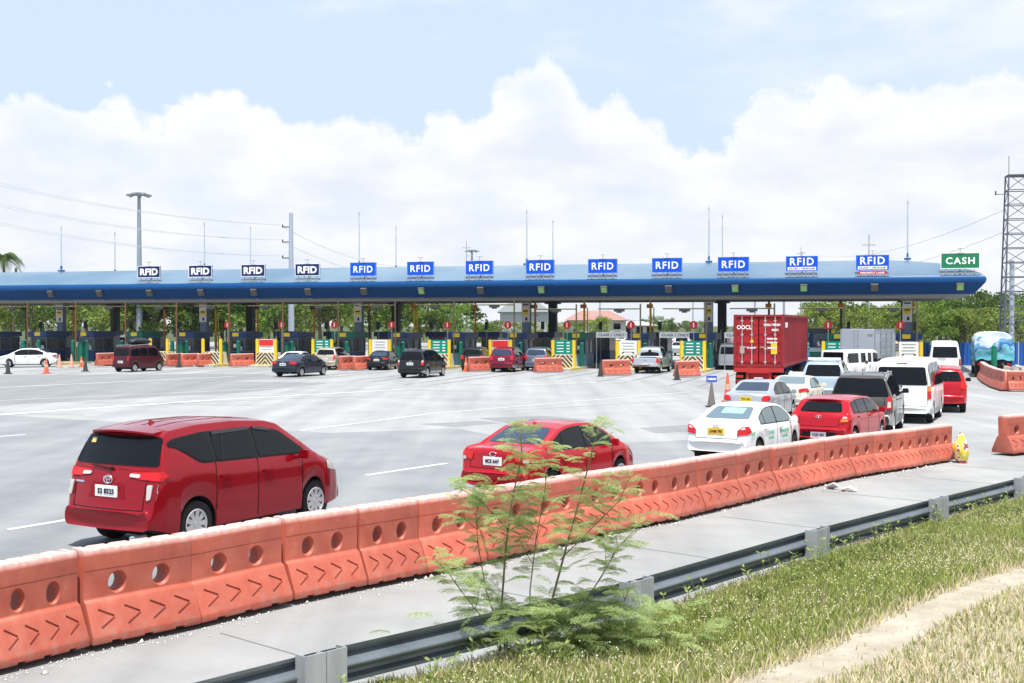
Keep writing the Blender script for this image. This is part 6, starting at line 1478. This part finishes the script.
for i in range(6):
    h, rx = [(9, 3.6), (8, 3.9), (10, 3.4), (7.2, 3.2), (9.5, 4.2), (6.4, 3.0)][i]
    V, F_ = tree_mesh(30+i, h, rx, 2900)
    root = empty('tree'); c = fastmesh('crown', V, F_, 4, tree_m[0], root)
    t = MB(); t.cyl((0, 0, 0), (.1, .05, h*.4), .22, .14, n=8).cyl((.1, .05, h*.4), (-.2, .3, h*.75), .14, .05, n=6)
    rr2 = random.Random(i)
    for j in range(5): a = rr2.uniform(0, 6.28); t.cyl((.1, .05, h*(.3+.05*j)), (math.cos(a)*rx*.6, math.sin(a)*rx*.6, h*(.55+.05*j)), .08, .03, n=5)
    t.build('trunk', bark, root); TP.append((root, c, h))
used = [0]*6
tcount = {}
def put_tree(px, Y, h, kind=0, where='', i=None, z=0.0):
    i = rr.randrange(6) if i is None else i; root, c, hh = TP[i]
    if not used[i]: o = root; used[i] = 1
    else: o = clone(root)
    s = h/hh; o.location = ((px-512)/F*Y, Y, z); o.rotation_euler = (0, 0, rr.uniform(0, 6.28)); o.scale = (s*rr.uniform(.95, 1.25), s*rr.uniform(.95, 1.25), s)
    cr = [x for x in o.children if x.name.startswith('crown')][0]
    if kind != 0 or True:
        key = (i, kind)
        if key not in tmesh: me = cr.data.copy(); me.materials.clear(); me.materials.append(tree_m[kind]); tmesh[key] = me
        cr.data = tmesh[key]
    n = tcount.get(where, 0); tcount[where] = n+1
    tag(o, '%s tree %s, %s from the left' % (('mid-green', 'yellow-green', 'dark green')[kind], where, ORD[n]), 'tree', 'trees beyond the toll plaza')
    return o
tmesh = {}
for px in range(-40, 480, 24): put_tree(px+rr.uniform(-5, 5), rr.uniform(150, 166), rr.uniform(7.0, 9.5) if px < 430 else rr.uniform(5, 6.5), rr.choice([0, 0, 1, 1, 2]), 'in the front row behind the left canopy')
for px in range(-30, 470, 30): put_tree(px+rr.uniform(-6, 6), rr.uniform(172, 190), rr.uniform(8, 10.5), rr.choice([0, 2, 0]), 'in the back row behind the left canopy')
for px in range(478, 600, 20): put_tree(px+rr.uniform(-4, 4), rr.uniform(170, 190), rr.uniform(3.4, 4.6), rr.choice([0, 1, 1]), 'low before the grey warehouse')
for px in range(590, 800, 11): put_tree(px+rr.uniform(-4, 4), rr.uniform(300, 370), rr.uniform(3.3, 4.6), rr.choice([0, 2, 0]), 'in the far hazy row at centre right')
put_tree(655, 300, 5.2, 0, 'standing tall beyond the parked cars'); put_tree(668, 310, 4.9, 0, 'standing tall beyond the parked cars')
for px in range(812, 1080, 19): put_tree(px+rr.uniform(-4, 4), rr.uniform(128, 142), rr.uniform(4.5, 5.9), rr.choice([0, 1, 1]), 'in the low front of the right thicket')
for px in range(812, 1090, 20): put_tree(px+rr.uniform(-5, 5), rr.uniform(158, 176), rr.uniform(5.6, 6.6)+(.6 if px > 900 else 0), rr.choice([0, 2, 0]), 'in the tall back of the right thicket')
for px in range(940, 1090, 24): put_tree(px+rr.uniform(-5, 5), rr.uniform(190, 205), rr.uniform(7.8, 8.8), 2, 'topping the right thicket behind the pylon')
# palm at far left
def palm():
    c = atY(2, 175, 258); root = empty('palm_tree', (c.x, c.y, 0)); tag(root, 'coconut palm rising above the left end of the canopy', 'tree'); H = c.z
    t = MB()
    for i in range(8): t.cyl((.3*math.sin(i*.3), 0, H*i/8), (.3*math.sin((i+1)*.3), 0, H*(i+1)/8), .24-.012*i, .23-.012*i, n=8)
    t.build('trunk', bark, root); top = Vector((.3*math.sin(2.4), 0, H)); V = []; Fc = []; q = random.Random(3)
    for i in range(30):
        a = q.uniform(0, 6.28); el = q.uniform(-.3, 1.2); ln = q.uniform(2.4, 3.3); pr = None
        for s in range(12):
            t_ = s/11; r_ = ln*t_*math.cos(el*(1-t_*.3)); z = ln*math.sin(el)*t_ - 2.4*t_*t_; p = top+Vector((math.cos(a)*r_, math.sin(a)*r_, z))
            if pr is not None:
                d = (p-pr).normalized(); sd_ = Vector((-math.sin(a), math.cos(a), 0))
                for sg in (-1, 1):
                    for k in range(2):
                        b = pr.lerp(p, k/2); e = b + sd_*sg*.85*(1-t_*.6) + d*.35 - Vector((0, 0, .35*(1+t_))); o = len(V); V += [b, b+d*.10, e]; Fc += [o, o+1, o+2]
            pr = p
    fastmesh('crown', [tuple(v) for v in V], Fc, 3, leafmat('palm_leaf', (.05, .10, .03), (.13, .2, .06), .3, 0), root)
palm()
c = atY(14, 158, 268); tag(MB().cyl((c.x-.2, c.y, 0), (c.x+.25, c.y, c.z), .22, .16, n=8).build('utility_pole', pole_dark, None), 'short dark pole beside the palm at the far left', 'pole')
# light masts
def mast(px, Y, ytop, label, ring=True, r=.35):
    c = atY(px, Y, ytop); root = empty('light_mast', (c.x, c.y, 0)); tag(root, label, 'light mast'); H = c.z; m = mat('mast_grey', (.30, .34, .40), rough=.5, metal=.3)
    MB().cyl((0, 0, 0), (0, 0, H), r, r*.45, n=12).build('pole', m, root)
    if ring:
        b = MB(); b.cyl((0, 0, H-.3), (0, 0, H), .7, .8, n=16).build('head_ring', steel, root)
        for i in range(7):
            a = i*2*PI/7; MB().box((math.cos(a)*1.1, math.sin(a)*1.1, H-.25), (.75, .35, .22), a, ry=.25).build('floodlight', mat('lamp_grey', (.20, .22, .24), rough=.4), root)
    else:
        b = MB(); b.box((0, 0, H-1.2), (1.6, .12, .12)).box((.5, 0, H-2.6), (1.2, .1, .1)); b.build('cross_arm', steel, root)
mast(139, 150, 193, 'tall floodlight mast rising above the first RFID sign', r=.42); mast(472, 260, 250, 'distant floodlight mast above the seventh RFID sign', r=.4); mast(466.5, 220, 241, 'thin pole beside the distant floodlight mast', False, .12)
mast(869, 150, 235, 'thin pole with short arms above the second sign from the right', False, .12); mast(801, 230, 247, 'thin pole above the RFID sign with white strip', False, .12)
for i, (px, yt, w) in enumerate(((600, 300, .1), (693, 300, .08), (784, 298, .16), (755, 300, .12))):
    c = atY(px, 215, yt-20); tag(MB().cyl((c.x, c.y, 0), (c.x, c.y, c.z), w*1.3, w, n=8).box((c.x, c.y, c.z-3.5), (1.6, .1, .1)).build('utility_pole', mat('mast_grey', (.30, .34, .40)), None), 'distant thin utility pole beyond the plaza, %s from the left' % ORD[i], 'pole', 'distant utility poles')
# big electric pole with three insulator arms
c = atY(291, 126, 213); root = empty('power_pole', (c.x, c.y, 0)); tag(root, 'pale steel power pole with three short insulator arms above the canopy', 'power pole'); MB().cyl((0, 0, 0), (0, 0, c.z), .32, .20, n=12).build('pole', mat('pole_pale', (.42, .47, .55), rough=.5, metal=.2), root)
arm_z = [atY(0, 126, y).z for y in (227, 242, 258)]
for z in arm_z: MB().box((-.45, 0, z), (.9, .12, .10)).cyl((-.85, 0, z-.05), (-.85, 0, z+.25), .07, n=6).build('insulator_arm', dark_steel, root)
wires = MB(); wm = mat('wire_grey', (.48, .51, .56), rough=.6)
def wire(name_lab, a, b, sag, r=.025):
    mb = MB(); pr = None
    for i in range(17):
        t = i/16; p = a.lerp(b, t); p.z -= sag*4*t*(1-t)
        if pr is not None: mb.cyl(pr, p, r, n=4, cap=False)
        pr = p.copy()
    tag(mb.build('power_line', wm, None), name_lab, 'power line', 'power lines')
P0 = Vector((c.x-.85, c.y, 0))
for j, (yl, z) in enumerate(((180, arm_z[0]), (202, arm_z[1]), (221, arm_z[2]))):
    for dd in (0, 1):
        a = P0.copy(); a.z = z+.2; b = atY(-60, 110-dd*2, yl-9-dd*3); wire('%s strand of the %s power line running left from the power pole' % (('lower', 'upper')[dd], ('top', 'middle', 'bottom')[j]), a, b, .9)
for j, (y1, y2) in enumerate(((210, 256), (232, 272))):
    wire('%s thin power line left of the lattice pylon' % ('upper', 'lower')[j], atY(1004, 106, y1), atY(820, 190, y2), 1.4, .02)
for j, z in enumerate(arm_z[:2]):
    a = P0.copy(); a.z = z; wire('%s thin power line running right from the power pole' % ('upper', 'lower')[j], a, atY(430, 220, 262+j*8), 2.0, .02)
# lattice pylon at the right edge
def pylon():
    Y = 105; c = atY(1016, Y); root = empty('lattice_pylon', (c.x, c.y, 0), -.2); tag(root, 'grey steel lattice pylon at the right edge of the photo', 'pylon'); H = atY(0, Y, 176).z; m = mat('pylon_steel', (.13, .15, .19), rough=.5, metal=.3)
    b0, b1 = 1.15, .78
    leg = []
    for sx in (-1, 1):
        for sy in (-1, 1): leg.append((sx, sy)); MB().cyl((sx*b0, sy*b0, 0), (sx*b1, sy*b1, H), .085, .06, n=6).build('leg', m, root)
    br = MB(); n = 13
    for i in range(n):
        z0_, z1_ = H*i/n, H*(i+1)/n; w0 = b0+(b1-b0)*i/n; w1 = b0+(b1-b0)*(i+1)/n
        for (ax, ay), (bx, by) in (((-1, -1), (1, -1)), ((1, -1), (1, 1)), ((1, 1), (-1, 1)), ((-1, 1), (-1, -1))):
            br.cyl((ax*w1, ay*w1, z1_), (bx*w1, by*w1, z1_), .05, n=4, cap=False)
            if i % 2: br.cyl((ax*w0, ay*w0, z0_), (bx*w1, by*w1, z1_), .035, n=4, cap=False)
            else: br.cyl((bx*w0, by*w0, z0_), (ax*w1, ay*w1, z1_), .035, n=4, cap=False)
    br.build('bracing', m, root); MB().cyl((-.35, 0, 0), (-.35, 0, H*.55), .22, .20, n=10).build('cable_duct', mat('duct_pale', (.42, .46, .52), rough=.5), root)
    a = MB(); a.cyl((-b1, -b1, H), (-b1, -b1, H+1.6), .03, n=5).cyl((b1, -b1, H), (b1, -b1, H+1.2), .03, n=5).box((0, 0, H+.03), (1.7, 1.7, .06)); a.box((-b1-.5, 0, H-1.5), (.9, .06, .06)); a.box((-b1-.9, 0, H-1.4), (.12, .12, .35)); a.build('antenna', m, root)
pylon()
# blue fence on the right
def fence():
    a = at(893, 366); b = at(1060, 366); a = Vector((a.x, 100, 0)); b = Vector(((1080-512)/F*98, 97, 0)); root = empty('sheet_fence', a); tag(root, 'blue corrugated sheet fence below the trees at the right', 'fence'); d = (b-a); ln = d.length; rz = math.atan2(d.y, d.x); root.rotation_euler = (0, 0, rz)
    mb = MB(); corrugated(mb, 0, ln, 0, .05, 1.85, .3, .05, -1); mb.build('sheet', mat('fence_blue', (.02, .10, .36), rough=.5, noise=.25, nscale=.5, streak=True), root, smooth=None, fix=False)
    n = int(ln/2.4)
    for i in range(n+1): MB().box((i*ln/n, .08, .95), (.08, .08, 1.9)).build('post', steel, root)
fence()
# warehouse and red roofed building far behind
def house(name, px0, px1, Y, zw, zr, wall, roof, lab, cat, win=True, depth=22, gable=False):
    a = atY(px0, Y); b = atY(px1, Y); w = b.x-a.x; root = empty(name, ((a.x+b.x)/2, Y, 0)); tag(root, lab, cat)
    MB().box((0, depth/2, zw/2), (w, depth, zw)).build('wall', wall, root)
    m = MB(); e = .6
    if gable: m.prism([(-w/2-e, zw), (0, zr), (w/2+e, zw)], (0, -e, 0), (0, depth+e, 0), side=Vector((1, 0, 0)))
    else: m.add([(-w/2-e, -e, zw), (w/2+e, -e, zw), (w/2+e, depth+e, zw), (-w/2-e, depth+e, zw), (-w/2*.55, depth/2, zr), (w/2*.55, depth/2, zr)], [(0, 1, 5, 4), (1, 2, 5), (2, 3, 4, 5), (3, 0, 4), (3, 2, 1, 0)])
    m.build('roof', roof, root)
    if win:
        n = max(3, int(w/3))
        for i in range(n):
            for z in (zw*.35, zw*.72):
                f = MB().box((-w/2+w*(i+.5)/n, -.03, z), (1.5, .08, 1.3)).build('window', mat('far_window_frame', (.5, .5, .5)), root); MB().box((-w/2+w*(i+.5)/n, -.09, z), (1.25, .04, 1.05)).build('pane', glass, f)
roofred = mat('roof_red', (.33, .17, .15), rough=.8, noise=.15, nscale=.3); wallw = mat('far_wall', (.55, .55, .53), rough=.8)
house('warehouse', 500, 548, 240, 5.5, 9.6, mat('warehouse_sheet', (.42, .46, .50), rough=.6), mat('warehouse_roof', (.45, .48, .50), rough=.5), 'pale grey gabled warehouse beyond the booths at centre', 'warehouse', False, 30, True)
house('long_building', 572, 626, 225, 3.9, 5.7, wallw, roofred, 'white building with a faded red hipped roof beyond the booths', 'building', True)
house('long_building', 624, 655, 250, 2.9, 3.8, wallw, mat('roof_grey', (.35, .36, .38), rough=.7), 'low pale building with grey roof right of the red roofed one', 'building', True)
# vehicles half hidden behind the left booths
for i, (px, y, kind, m, lab) in enumerate(((70, 352, 'van', p_white, 'white van behind the left booths, below the rear column'), (128, 353, 'van', p_silver, 'silver van beyond the booths behind the maroon minivan'))):
    o = tiny(m, kind); p = at(px, y); o.location = (p.x, p.y, 0); o.rotation_euler = (0, 0, .2); tag(o, lab, kind)

def person(px, Y, h, rz):
    root = empty('person', ((px-512)/F*Y, Y, 0), rz); tag(root, 'person in white shirt and pink shorts standing beside the white utility minibus', 'person')
    k = h/1.7; P = {}; V = []; E = []; Rr = []
    def j(n, x, y, z, r, par=None):
        P[n] = len(V); V.append((x*k, y*k, z*k)); Rr.append(r*k)
        if par: E.append((P[par], P[n]))
    j('pelvis', 0, 0, .95, .15); j('waist', 0, 0, 1.10, .13, 'pelvis'); j('chest', .01, 0, 1.30, .155, 'waist'); j('neck', .02, 0, 1.45, .06, 'chest'); j('head0', .04, 0, 1.54, .085, 'neck'); j('head', .05, 0, 1.62, .095, 'head0')
    for s_, n in ((1, 'a'), (-1, 'b')):
        j('sh'+n, .0, .17*s_, 1.38, .07, 'chest'); j('el'+n, .06, .23*s_, 1.12, .048, 'sh'+n); j('wr'+n, .22, .20*s_, .96, .034, 'el'+n); j('ha'+n, .29, .19*s_, .92, .038, 'wr'+n)
        j('hip'+n, 0, .09*s_, .88, .10, 'pelvis'); j('kn'+n, .03*s_, .10*s_, .50, .065, 'hip'+n); j('an'+n, 0, .11*s_, .09, .042, 'kn'+n); j('to'+n, .14, .12*s_, .04, .038, 'an'+n)
    me = bpy.data.meshes.new('body'); me.from_pydata(V, E, []); o = newobj('body', me, root); m = o.modifiers.new('s', 'SKIN'); me.skin_vertices.new() if not me.skin_vertices else None
    for i, r in enumerate(Rr): me.skin_vertices[0].data[i].radius = (r, r)
    me.skin_vertices[0].data[0].use_root = True
    sb = o.modifiers.new('u', 'SUBSURF'); sb.levels = 2; sb.render_levels = 2
    dg = bpy.context.evaluated_depsgraph_get(); nm = bpy.data.meshes.new_from_object(o.evaluated_get(dg)); o.modifiers.clear(); o.data = nm
    skin = mat('skin', (.32, .17, .11), rough=.6); shirt = mat('shirt_white', (.62, .64, .66), rough=.8); shorts = mat('shorts_pink', (.60, .08, .16), rough=.8); hair = mat('hair_black', (.015, .012, .01), rough=.6)
    nm.materials.clear(); [nm.materials.append(x) for x in (skin, shirt, shorts)]
    for f in nm.polygons: f.use_smooth = True
    def cloth(name, m, test, off):
        bm = bmesh.new(); bm.from_mesh(nm); bmesh.ops.delete(bm, geom=[f for f in bm.faces if not test(f.calc_center_median()/k)], context='FACES'); bm.normal_update()
        for v in bm.verts: v.co += v.normal*off
        for f in bm.faces: f.material_index = 0
        bm_to(name, bm, m, root, 60)
    cloth('shirt', shirt, lambda c: .98 < c.z < 1.44 and abs(c.y) < .26 and (c.x < .12 or c.z > 1.15), .014); cloth('shorts', shorts, lambda c: .55 < c.z < 1.0 and c.x < .16, .016); cloth('hair', hair, lambda c: c.z > 1.60 or (c.z > 1.52 and c.x < .01), .012)
    f = MB(); f.box((.145*k, 0, 1.58*k), (.03, .022, .035)); f.build('nose', skin, root, bevel=.006)
    for s_ in (1, -1): MB().box((.138*k, .033*s_*k, 1.60*k), (.012, .02, .012)).build('eye', ink, root)
    return root
person(867, 61.5, 1.62, 2.2)

# ================================================================== THE BUSH IN THE FOREGROUND
def bush():
    base = at(545, 640, .45); root = empty('bush', base); tag(root, 'young feathery leaved tree growing in the verge before the guardrail', 'shrub')
    q = random.Random(21); st = MB(); tips = []; B = base
    def pt(px, py, dy=0.0):   # a spot of the plant, seen at that place in the photo, given its own depth
        return atY(px, base.y+dy, py)-base
    stems = [([(500, 652), (502, 600), (506, 545), (512, 500), (522, 455), (520, 430)], .0, .016), ([(540, 655), (552, 600), (566, 548), (578, 505), (590, 460), (597, 432)], -.05, .018), ([(505, 648), (486, 590), (478, 545), (476, 515), (480, 492)], .15, .009),
             ([(545, 650), (580, 610), (602, 575), (618, 548), (636, 528)], -.15, .009), ([(500, 650), (480, 615), (462, 592), (448, 572)], -.2, .008), ([(530, 650), (530, 590), (536, 540), (545, 490), (548, 455)], .2, .010), ([(560, 655), (600, 625), (625, 600)], .2, .009), ([(515, 655), (500, 640), (470, 640), (445, 655)], -.25, .008), ([(560, 560), (590, 530), (620, 500), (628, 480)], -.1, .008), ([(508, 530), (480, 500), (462, 490)], .05, .007)]
    nodes = []
    for pts, dy, r in stems:
        P = [pt(x, y, dy*(i/len(pts))*2.4) for i, (x, y) in enumerate(pts)]
        for i in range(len(P)-1):
            st.cyl(P[i], P[i+1], r*.72*(1-.7*i/len(P)), r*.72*(1-.7*(i+1)/len(P)), n=7, cap=False)
            for k in range(4):
                t = k/4; nodes.append((P[i].lerp(P[i+1], t), (i+t)/len(P), (P[i+1]-P[i]).normalized()))
        nodes.append((P[-1], 1, Vector((0, 0, 1)))); nodes.append((P[-1], 1, Vector((0, 0, 1))))
    for p_, t_, d_ in list(nodes):
        if t_ < .3 or q.random() > .45: continue
        a_ = q.uniform(0, 2*PI); el_ = q.uniform(.35, 1.0); dv = Vector((math.cos(a_)*math.cos(el_), math.sin(a_)*math.cos(el_), math.sin(el_))); ln_ = q.uniform(.14, .32)*(1.15-.5*t_); e_ = p_+dv*ln_
        st.cyl(p_, e_, .004, .0018, n=5, cap=False)
        for z_ in (.55, 1.0): nodes.append((p_.lerp(e_, z_), max(t_, .5), dv))
    st.build('stem', mat('young_bark', (.13, .125, .06), rough=.9), root)
    V = []; Fc = []
    def leaf(p, d, size):
        """a feathery compound leaf: arching midrib, pairs of side ribs, rows of tiny leaflets"""
        d = d.normalized(); up = Vector((0, 0, 1)); s = d.cross(up); s = s.normalized() if s.length > .1 else Vector((1, 0, 0)); nrm = s.cross(d).normalized()
        n = q.randint(6, 9); pos = p.copy(); dr = d.copy()
        for i in range(n):
            npos = pos+dr*size/n; o = len(V); w = s*.0016; V.extend([pos-w, pos+w, npos+w, npos-w]); Fc.extend([o, o+1, o+2, o+3]); pos = npos; dr = (dr-Vector((0, 0, .11))+Vector((q.uniform(-.05, .05), q.uniform(-.05, .05), 0))).normalized()
            if i < 1: continue
            pl = size*.44*(1-.45*abs(i/n-.45)*1.6)
            for sg in (-1, 1):
                pd = (s*sg*.9+dr*.55+nrm*q.uniform(-.12, .1)-Vector((0, 0, q.uniform(0, .25)))).normalized(); m = 9; ls = pd.cross(nrm).normalized()
                for j in range(m):
                    c = pos+pd*pl*(j+.6)/m - Vector((0, 0, .10*pl*(j/m)**2)); lw = pl*.17*(1-.5*abs(j/m-.4))
                    for s2 in (-1, 1):
                        tip = c+ls*s2*lw+pd*lw*.45; o = len(V); mid = c+(tip-c)*.5; e = pd*lw*.36
                        V.extend([c, mid+e, tip, mid-e]); Fc.extend([o, o+1, o+2, o+3])
    for p, t, d in nodes:
        if t < .25 and q.random() < .5: continue
        for k in range(q.choice([2, 3, 3]) if t < .6 else q.choice([1, 1, 2])):
            a = q.uniform(0, 2*PI); el = q.uniform(.0, .75); dd = Vector((math.cos(a)*math.cos(el), math.sin(a)*math.cos(el), math.sin(el)))+d*.4
            leaf(p, dd, q.uniform(.15, .30)*(1-.2*t))
    for i in range(300):   # the low thicket round its foot
        p = pt(q.gauss(565, 58), q.uniform(612, 682), q.uniform(-.3, .35)); a = q.uniform(0, 6.28); leaf(p, Vector((math.cos(a), math.sin(a), q.uniform(.3, 1.1))), q.uniform(.2, .34))
    fastmesh('foliage', [tuple(v) for v in V], Fc, 4, leafmat('feathery_leaf', (.17, .27, .08), (.50, .58, .27), .45, 0), root)
bush()
# upright weeds along the rail
def weeds():
    q = random.Random(8); V = []; Fc = []; 
    for k in range(240):
        u = q.uniform(0, 22); p = verge_point(u, q.uniform(.22, .7)); h = q.uniform(.18, .42); a = q.uniform(0, 6.28)
        pr = p
        for i in range(4):
            nx = pr+Vector((math.cos(a)*.03, math.sin(a)*.03, h/4)); o = len(V); w = Vector((.004, 0, 0)); V += [pr-w, pr+w, nx+w*.7, nx-w*.7]; Fc += [o, o+1, o+2, o+3]
            for j in range(3):
                b = q.uniform(0, 6.28); e = nx+Vector((math.cos(b)*.07, math.sin(b)*.07, .03)); m = (nx+e)/2; s = Vector((-math.sin(b), math.cos(b), 0))*.014; o = len(V); V += [nx, m+s, e, m-s]; Fc += [o, o+1, o+2, o+3]
            pr = nx
    o = fastmesh('weeds', [tuple(v) for v in V], Fc, 4, leafmat('weed_leaf', (.13, .20, .05), (.34, .38, .14), .35, 0)); tag(o, 'thin leafy weeds growing up against the guardrail', 'weeds', kind='stuff')
weeds()
# the air: faint, even haze
def haze():
    mb = MB().box((0, 610, 12.5), (1860, 1400, 27.2)); m = bpy.data.materials.new('air'); m.use_nodes = True; nt = m.node_tree; nt.nodes.clear()
    out = nt.nodes.new('ShaderNodeOutputMaterial'); v = nt.nodes.new('ShaderNodeVolumePrincipled'); v.inputs['Density'].default_value = .00010; v.inputs['Color'].default_value = (.86, .92, 1, 1); v.inputs['Anisotropy'].default_value = .2
    nt.links.new(v.outputs[0], out.inputs['Volume']); o = mb.build('haze', m, None); tag(o, 'thin pale haze in the air over the plaza', 'haze', kind='stuff')
haze()
for o_ in scene.objects:
    l_ = o_.get('label')
    if l_ and not 4 <= len(l_.split()) <= 16: print('LABEL', len(l_.split()), l_)
print('objects', len(scene.objects))
